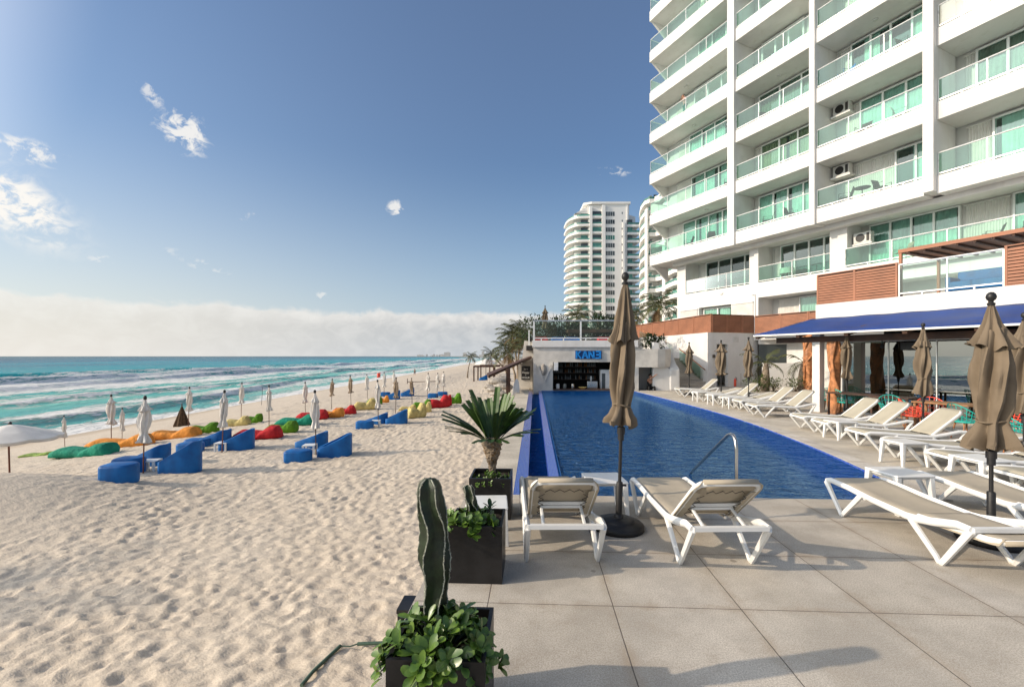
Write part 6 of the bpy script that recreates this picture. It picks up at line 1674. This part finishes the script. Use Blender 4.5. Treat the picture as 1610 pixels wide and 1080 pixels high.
# ---- white and beige closed beach umbrellas
beach = [(175, 700, 620, 'w', 'white beach umbrella behind the teal bag'), (192, 693, 641, 'w', 'shorter white umbrella just right of the one behind the teal bag'), (225, 746, 622, 'w', 'tallest white umbrella, standing in the nearest blue set'),
         (102, 703, 653, 'w', 'short white umbrella farthest left of the closed ones, no pole showing'), (296, 672, 608, 'w', 'white umbrella beside the brown thatch bundle'), (349, 712, 613, 'w', 'white umbrella in the second blue set'), (379, 657, 601, 'w', 'white umbrella behind the pale yellow bag'),
         (423, 674, 605, 'w', 'white umbrella between the red and green bags'), (480, 656, 600, 'w', 'white umbrella behind the sea-green bag'), (497, 716, 613, 'w', 'white umbrella in the middle blue set'),
         (521, 644, 595, 'b', 'brown umbrella left of the pair over orange and red bags'), (552, 640, 590, 'b', 'brown umbrella right of the pair over orange and red bags'), (578, 629, 588, 'w', 'white umbrella above the tall pale yellow bag'),
         (595, 671, 597, 'w', 'white umbrella in the set left of the yellow bag'), (604, 625, 585, 'w', 'white umbrella near the red sign, far row'), (619, 625, 583, 'w', 'white umbrella behind a brown one, far row'),
         (622, 651, 593, 'b', 'brown umbrella in front of the far blue chairs'), (648, 640, 594, 'b', 'brown umbrella behind the rounded yellow bag'), (672, 633, 586, 'w', 'white umbrella left of the three by the red bag'),
         (687, 627, 586, 'w', 'white umbrella, middle of the three by the red bag'), (697, 623, 584, 'w', 'white umbrella, right of the three by the red bag')]
for i, (px, pb, pt, c_, lb) in enumerate(beach):
    v = GS(px, pb); hgt = (pb-pt)/F*v.y; k = hgt/2.5
    k = min(1.15, max(.55, k))
    lo_ = 1.02 if c_ == 'w' else 1.12
    if px in (102, 192): lo_ = .75
    t_ = umbrella(30+i, 'white_cloth' if c_ == 'w' else 'beige_cloth', v, lb, 'closed umbrellas on the beach', 2.5, lo_, 1.32, (1.0, .88, 1.06, .84)[i % 4] if c_ == 'w' else 1.0, base=False, pole='wood_pole' if i < 8 else 'dark_wood', ball=False, sleeve=False, rz=i*1.3,
                  tilt=(R((i*37 % 7-3)*.7), R((i*53 % 7-3)*.7)), skirt=1.15, upper=.42)
    t_.scale = (k, k, k)
# open umbrella at the far left
v = Vector(((16-CX)/F*13.4, 13.4, -2.05)); v.z = sand_z(v.x, v.y)
ou = thing('umbrella', 'open white umbrella cut by the left edge, behind the sand mound', 'umbrella', v)
top = H-(664-HY)/F*13.4-v.z
q = MB(); nr = 48; rings = []
for k in range(9):
    u = k/8; r = .03+1.12*u; z = top-.06-.40*u**1.15; ring = []
    for j in range(nr):
        a = 2*math.pi*j/nr; s8 = abs(math.cos(a*4)); ring.append((r*(1-.04*u*(1-s8))*math.cos(a), r*(1-.04*u*(1-s8))*math.sin(a), z-.06*u*(1-s8)*0+.03*u*(1-s8)))
    rings.append(ring)
rings.append([(x*1.0, y*1.0, z-.09) for x, y, z in rings[-1]])
q.loft(rings, caps=False).build('canopy', 'white_cloth', ou, smooth=True, solid=.006)
MB().tube([(0, 0, -.3), (-.06, 0, top-.05)], .022, 8).build('pole', 'wood_pole', ou, smooth=True); MB().lathe([(.0, -.06), (.04, -.05), (.04, 0), (.0, .03)], 10, (0, 0, top)).build('finial', 'black_metal', ou, smooth=True)
q = MB()
for j in range(8): a = 2*math.pi*j/8; q.tube([(-.04, 0, top-.10), (1.1*math.cos(a), 1.1*math.sin(a), top-.50)], .009, 5)
q.build('ribs', 'wood_pole', ou)
# brown thatch bundle
v = onsand(286, 670)
t_ = thing('folded_thatch_umbrella', 'brown folded thatch cone standing beside a white umbrella', 'umbrella', v); rs = random.Random(4); q = MB()
for i in range(160):
    a = rs.uniform(0, 6.28); r1 = rs.uniform(.30, .50); q.add([(.05*math.cos(a), .05*math.sin(a), 1.32), (r1*math.cos(a-.12), r1*math.sin(a-.12), rs.uniform(.0, .12)), (r1*math.cos(a+.12), r1*math.sin(a+.12), rs.uniform(0, .12))], [(0, 1, 2)])
q.lathe([(.42, 0.05), (.03, 1.25)], 16); q.build('thatch', 'thatch', t_); MB().tube([(0, 0, 0), (0, 0, 1.5)], .03, 6).build('pole', 'dark_wood', t_)
# thin pole, low barrier, sign, driftwood
v = onsand(411, 637); o = MB().tube([(0, 0, 0), (.12, 0, 1.75)], .018, 6).lathe([(0, 1.72), (.03, 1.74), (.02, 1.8), (0, 1.8)], 8, (.12, 0, 0)).build('pole', 'black_metal'); o.location = v; tag(o, 'thin bare dark pole leaning in the sand near the surf', 'pole')
v = onsand(598, 596); rf = thing('warning_flag', 'small red flag board at the water edge far down the beach', 'flag', v)
MB().tube([(0, 0, 0), (0, 0, 1.7)], .03, 6).build('pole', 'dark_wood', rf); q = MB(); vs = []
for i in range(7):
    for j in range(2): vs.append((-.02-.8*i/6, .12*math.sin(i*1.1), .5+1.1*j-.03*i))
q.add(vs, [(2*i, 2*i+2, 2*i+3, 2*i+1) for i in range(6)]); q.build('flag', 'coral_wire', rf, smooth=True, solid=.01)
v = onsand(666, 603); o = MB().tube([(-2.2, 0, .25), (2.2, 0, .35)], .05, 6).tube([(-2.2, 0, 0), (-2.2, 0, .7)], .05, 6).tube([(2.2, 0, 0), (2.2, 0, .5)], .05, 6).build('low_rail', 'dark_wood', smooth=True); o.location = v; tag(o, 'low dark wooden rail lying on the open sand', 'rail')
# rope line between the far umbrellas
# far people
J = standing(.05, stride=.18); v = onsand(652, 590.5)
person('tiny figure walking by the water far down the beach', v, R(40), J, [('shorts', 'black_cloth', ['pelvis', 'hipl', 'knl', 'hipr', 'knr'], .02)], sc=1)
# person at the bar end, sitting, arms raised
J = {'pelvis': (0, 0, .12), 'waist': (0, -.02, .28), 'chest': (0, -.05, .48), 'neck': (0, -.06, .66), 'jaw': (0, -.08, .71), 'head': (0, -.08, .79), 'crown': (0, -.07, .85), 'face': (.7, -.7, .15),
     'shl': (-.17, -.05, .58), 'ell': (-.05, -.30, .66), 'wrl': (.18, -.36, .84), 'pal': (.25, -.37, .89), 'shr': (.17, -.05, .58), 'elr': (.38, -.18, .62), 'wrr': (.56, -.2, .84), 'par': (.60, -.2, .91),
     'hipl': (-.1, -.02, .11), 'knl': (-.16, -.42, .20), 'anl': (-.18, -.50, -.18), 'toel': (-.18, -.62, -.22), 'hipr': (.1, -.02, .11), 'knr': (.14, -.42, .20), 'anr': (.15, -.50, -.18), 'toer': (.15, -.62, -.22)}
pp_ = person('seated person in black with both arms raised, at the right end of the pool bar', DK(6.62, BY+.55, .02), -DA, J, [('shirt', 'black_cloth', ['pelvis', 'waist', 'chest', 'shl', 'shr'], .018), ('trousers', 'black_cloth', LEGS, .014)], hair='black_cloth')

# ================================================================ palms and greenery
def frond(q, base, a, el0, L, droop, nl, lw, rs, ll=.34, vshape=.5):
    """arching coconut frond: curved midrib with paired hanging leaflets"""
    pts = []; d = Vector((math.cos(a)*math.cos(el0), math.sin(a)*math.cos(el0), math.sin(el0))); p = Vector(base); n = 10
    for k in range(n+1):
        pts.append(p.copy()); e = el0-droop*(k/n)**1.3; d = Vector((math.cos(a)*math.cos(e), math.sin(a)*math.cos(e), math.sin(e))); p = p+d*L/n
    q.tube(pts, [.022*L/2*(1-.8*k/n)+.004 for k in range(n+1)], 4)
    sd = Vector((-math.sin(a), math.cos(a), 0))
    for k in range(nl):
        u = .16+.84*(k+rs.random()*.5)/nl; f_ = u*n; i0 = min(int(f_), n-1); c = pts[i0].lerp(pts[i0+1], f_-i0); dd = (pts[i0+1]-pts[i0]).normalized(); upv = sd.cross(dd)
        if upv.z < 0: upv = -upv
        for s_ in (-1, 1):
            l = L*ll*math.sin(math.pi*min(1, .15+u*.80))*rs.uniform(.75, 1.1)
            ld = (dd*.75+sd*s_*.9-Vector((0, 0, 1))*rs.uniform(.15, .75)+upv*vshape*.3).normalized(); e = c+ld*l+Vector((0, 0, -l*.18)); wv = dd*lw
            q.add([c-wv, c+wv, (c+e)/2+wv*.9+Vector((0, 0, l*.05)), e, (c+e)/2-wv*.9+Vector((0, 0, l*.05))], [(0, 1, 2, 4), (2, 3, 4)])
def palm(p, h, crown, label, seed, lean=(0, 0), nf=17, dry=.25, tr=.13, group=None, nl=24, cat='palm', fat=False, up=0.0, lw=.022):
    rs = random.Random(seed); t_ = thing('palm_tree', label, cat, p, 0, group)
    pts = []; rad = []
    for k in range(15):
        u = k/14; pts.append((lean[0]*u**1.6, lean[1]*u**1.6, h*u-(.3 if k == 0 else 0))); rad.append(tr*(1.35-.5*min(1, u*3) if u < .33 else .85-.25*u)*(1+.04*math.sin(k*2.6)) if not fat else tr*np.interp(u, [0, .3, .7, 1], [1.0, 1.25, .9, .55]))
    MB().tube(pts, rad, 10).build('trunk', 'palm_trunk', t_, smooth=True)
    top = Vector(pts[-1]); g = MB(); d = MB()
    for i in range(nf):
        a = i*2.399+rs.uniform(-.25, .25); f_ = i/nf; el0 = R(78-95*f_)+up+rs.uniform(-.1, .1)
        frond(g, top+Vector((0, 0, .05)), a, el0, crown*rs.uniform(.85, 1.1), R(70+35*rs.random()), nl, lw*crown/2, rs)
    for i in range(int(nf*dry)):
        a = rs.uniform(0, 6.28); frond(d, top, a, R(-25-45*rs.random()), crown*rs.uniform(.55, .85), R(45), int(nl*.7), lw*crown/2, rs)
    g.build('crown', 'palm_leaf', t_, fix=False)
    if d.v: d.build('dead_fronds', 'palm_dry', t_, fix=False)
    return t_
def palmat(px, Y, ztop, crown, label, seed, lean=(0, 0), zb=-1.6, **k):
    X = (px-CX)/F*Y; return palm(Vector((X-lean[0], Y-lean[1], zb)), ztop-zb, crown, label, seed, lean, **k)
GPm = 'coconut palms beside the beach bar'
zz = lambda py, Y: H-(py-HY)/F*Y
palmat(741, 72, zz(562, 72), 1.55, 'small lone palm standing on the open beach', 3, (.6, 0), zb=-1.2, nf=12, tr=.10)
palmat(773, 62, zz(560, 62), 1.9, 'palm leaning left over the pergola', 5, (-2.2, 0), zb=-.8, tr=.15, nf=15)
palmat(794, 52, zz(548, 52), 2.1, 'low spreading palm left of the dense clump', 8, (-1.2, 0), zb=-.8, nf=15, group=GPm)
palmat(806, 46, zz(530, 46), 2.2, 'tall shaggy palm on the left of the dense clump', 11, (-.6, 0), zb=-.8, nf=20, dry=.8, group=GPm)
palmat(818, 50, zz(526, 50), 2.5, 'tallest shaggy palm of the clump, beside the slanted pier', 13, (.3, 0), zb=-.8, nf=20, dry=.8, group=GPm)
palmat(829, 43, zz(538, 43), 2.0, 'low palm squeezed against the bar pier', 17, (0, 0), zb=-.8, nf=15, dry=.6, group=GPm)
palmat(800, 40, zz(556, 40), 1.9, 'short palm in front of the clump above the plank roof', 19, (0, 0), zb=-.8, nf=13, dry=.9, group=GPm)
palmat(907, 40, zz(500, 40), 1.75, 'palm rising behind the glass balustrade on the bar roof', 23, (0, 0), zb=2.6, nf=18, dry=.3)
palmat(1037, 62, zz(484, 62), 3.9, 'large palm in front of the wavy tower', 29, (.3, 0), zb=2.6, nf=20, dry=.5, tr=.22)
palmat(1000, 66, zz(496, 66), 2.6, 'dark palm half hidden behind the near umbrella top', 31, (0, 0), zb=2.6, nf=16, dry=.5)
# bottle palms by the garden wall
def bpalm(px, Y, lb, seed): 
    v = at(px, Y, 0); return palm(v, 1.55, 1.45, lb, seed, (.06, 0), nf=7, dry=0, tr=.20, fat=True, nl=16, up=-.25, group='small palms by the garden wall', lw=.03)
bpalm(1203, 25.5, 'small bottle palm before the garden wall, left one', 2); bpalm(1261, 26.0, 'small bottle palm before the garden wall, right one by the twisted post', 6)
def bush(p, r, h, label, seed, mt='hedge', n=500, ls=.09, name='shrub', grp=None):
    rs = random.Random(seed); t_ = thing(name, label, 'shrub', p, 0, grp); q = MB(); st = MB()
    for i in range(9):
        a = rs.uniform(0, 6.28); st.tube([(0, 0, 0), (.3*r*math.cos(a), .3*r*math.sin(a), h*.4), (.6*r*math.cos(a), .6*r*math.sin(a), h*.75)], [.02, .014, .006], 5)
    st.build('stems', 'palm_trunk', t_)
    cl = [(rs.uniform(-.6, .6)*r, rs.uniform(-.6, .6)*r, rs.uniform(.3, .85)*h, rs.uniform(.28, .5)) for _ in range(9)]
    for i in range(n):
        cx_, cy_, cz_, cr = rs.choice(cl); d = Vector((rs.gauss(0, 1), rs.gauss(0, 1), rs.gauss(0, .9))).normalized(); c = Vector((cx_, cy_, cz_))+d*cr*r*rs.uniform(.6, 1.05); c.z = max(.03, c.z)
        leafmesh(q, c, d+Vector((rs.uniform(-.6, .6), rs.uniform(-.6, .6), rs.uniform(-.2, .7))), (0, 0, 1), ls*rs.uniform(.7, 1.3), ls*.5, .2, 2)
    q.build('foliage', mt, t_, fix=False); return t_
mat('shrub_leaf', (.10, .13, .03), .5, .3, 5, col2=(.04, .07, .015))
bush(at(1192, 25.0), .75, .75, 'round green shrub at the foot of the left bottle palm', 3, 'shrub_leaf', 700, .10); bush(at(1216, 25.2), .55, .7, 'shrub just right of the left bottle palm', 13, 'shrub_leaf', 450, .10)
bush(at(1251, 25.2), .55, .65, 'shrub at the foot of the right bottle palm', 5, 'shrub_leaf', 450, .10)
bush(DK(7.0, BY+1.2, 2.36), .75, .85, 'dark feathery bush on the round planter beside the stairs', 7, 'hedge', 900, .16)
# bar roof terrace: hedge, shade roof, loungers, umbrellas
hx = [(850, 33, 1.5, 1.35), (868, 33.5, 1.5, 1.2), (886, 34, 1.3, 1.0), (905, 34.5, 1.4, 1.1), (924, 34, 1.4, 1.0), (946, 33, 1.6, 1.5), (960, 32, 1.4, 1.4)]
for i, (px, Y, r, h) in enumerate(hx):
    bush(at(px, Y, 2.84), r*1.25, h*1.2, 'leafy hedge bush on the bar roof terrace, number %s from the left behind the glass' % ['first', 'second', 'third', 'fourth', 'fifth', 'sixth', 'seventh'][i], 40+i, 'hedge', 1300, .20, 'hedge_bush', 'hedge bushes on the bar roof')
sh = thing('shade_shelter', 'dark flat shade shelter on the bar roof terrace', 'shelter', at(925, 31.5, 2.84))
MB().b2(-1.5, 1.7, -.9, .9, .72, .92).build('roof', 'dark_wood', sh)
for a in (-1.4, 1.6): MB().b2(a-.05, a+.05, -.8, -.7, 0, .72).build('post', 'dark_wood', sh)
for px, Y, c_, l in ((878, 28.2, 'blue_plastic', 'blue'), (900, 28.3, 'blue_plastic', 'bright blue'), (850, 28.0, 'bag_red', 'red'), (951, 28.1, 'bag_red', 'dark pink')):
    _s = sofa(at(px, Y+.8, 2.845), 0, 1.0, '%s low seat behind the glass on the bar roof at %s' % (l, {878: 'left centre', 900: 'centre', 850: 'the left end', 951: 'the right'}[px]), c_, 'seat'); _s.scale = (.8, .7, .42)
for px, Y, pt, l in ((857, 30, 481, 'closed umbrella on the bar roof at its left end'), (893, 38, 497, 'small closed umbrella behind the roof palm'), (941, 42, 498, 'small closed umbrella on the bar roof terrace, right')):
    v = at(px, Y, 2.84); t_ = umbrella(60+px, 'taupe_cloth', v, l, 'closed umbrellas on the bar roof', 2.6, 1.0, 1.4, 1.3, base=False, sleeve=False); k = (zz(pt, Y)-2.84)/2.6; t_.scale = (k, k, k)
# pergola and sun shade on the beach
pgl = thing('beach_pergola', 'flat dark pole pergola on the beach beyond the plank roof', 'pergola'); v = onsand(762, 599, 0)
pxs = [(745, 64), (751.5, 66), (756, 72), (770, 72), (776, 66), (778, 73)]
for px, Y in pxs: a = at(px, Y, 0); MB().tube([(a.x, a.y, -2.2), (a.x, a.y, .42)], .11, 6).build('post', 'dark_wood', pgl, smooth=True)
a, b_ = at(744, 64), at(779, 64)
for x0, x1, y in ((a.x, b_.x, 63.9), (a.x, b_.x+.6, 66), (a.x+.4, b_.x+1, 72)): MB().b2(x0, x1, y, y+.2, .40, .60).build('beam', 'dark_wood', pgl)
su = thing('shade_canopy', 'pale pointed shade canopy behind the beach pergola', 'canopy', at(764, 82, -1.0)); rr = 2.1
q = MB().loft([[(r*math.cos(a), r*math.sin(a), z) for a in np.linspace(0, 2*math.pi, 16, endpoint=False)] for r, z in ((.05, 2.5), (1.0, 2.1), (2.0, 1.65), (2.0, 1.5))], caps=False); q.build('canopy', 'white_cloth', su); MB().tube([(0, 0, -1), (0, 0, 2.5)], .06, 6).build('pole', 'dark_wood', su)
for i, (px, Y, s_) in enumerate(((770, 48, .5), (777, 44, .6), (785, 40, .55), (791, 46, .8), (781, 54, .9), (795, 36, .5), (788, 58, 1.0))):
    a = at(px, Y, 0); a.z = sand_z(a.x, a.y); rs = random.Random(i); q = MB(); rings = []
    for k in range(7):
        th = math.pi*k/6; rings.append([(s_*1.3*math.sin(th)*math.cos(b2)*(1+.25*mnoise.noise((b2*2+i, k, 0)))+.001, s_*math.sin(th)*math.sin(b2), s_*.5*math.cos(th)*(1+.3*mnoise.noise((b2+i*3, k*.8, 1)))+s_*.3) for b2 in np.linspace(0, 2*math.pi, 12, endpoint=False)])
    o = q.loft(rings).build('boulder', 'stone', smooth=False); o.location = a
    tag(o, 'pale rough boulder in the rock pile below the plank roof', 'boulder', 'boulders below the plank roof')
# ---- trees behind the photographer's left shoulder, whose shade falls on the sand and deck
palm(Vector((-22.6, 3.6, -2.6)), 6.2, 2.9, 'coconut palm outside the frame, left of the camera', 71, (1.0, .5), nf=10, dry=.1, tr=.13, nl=14)
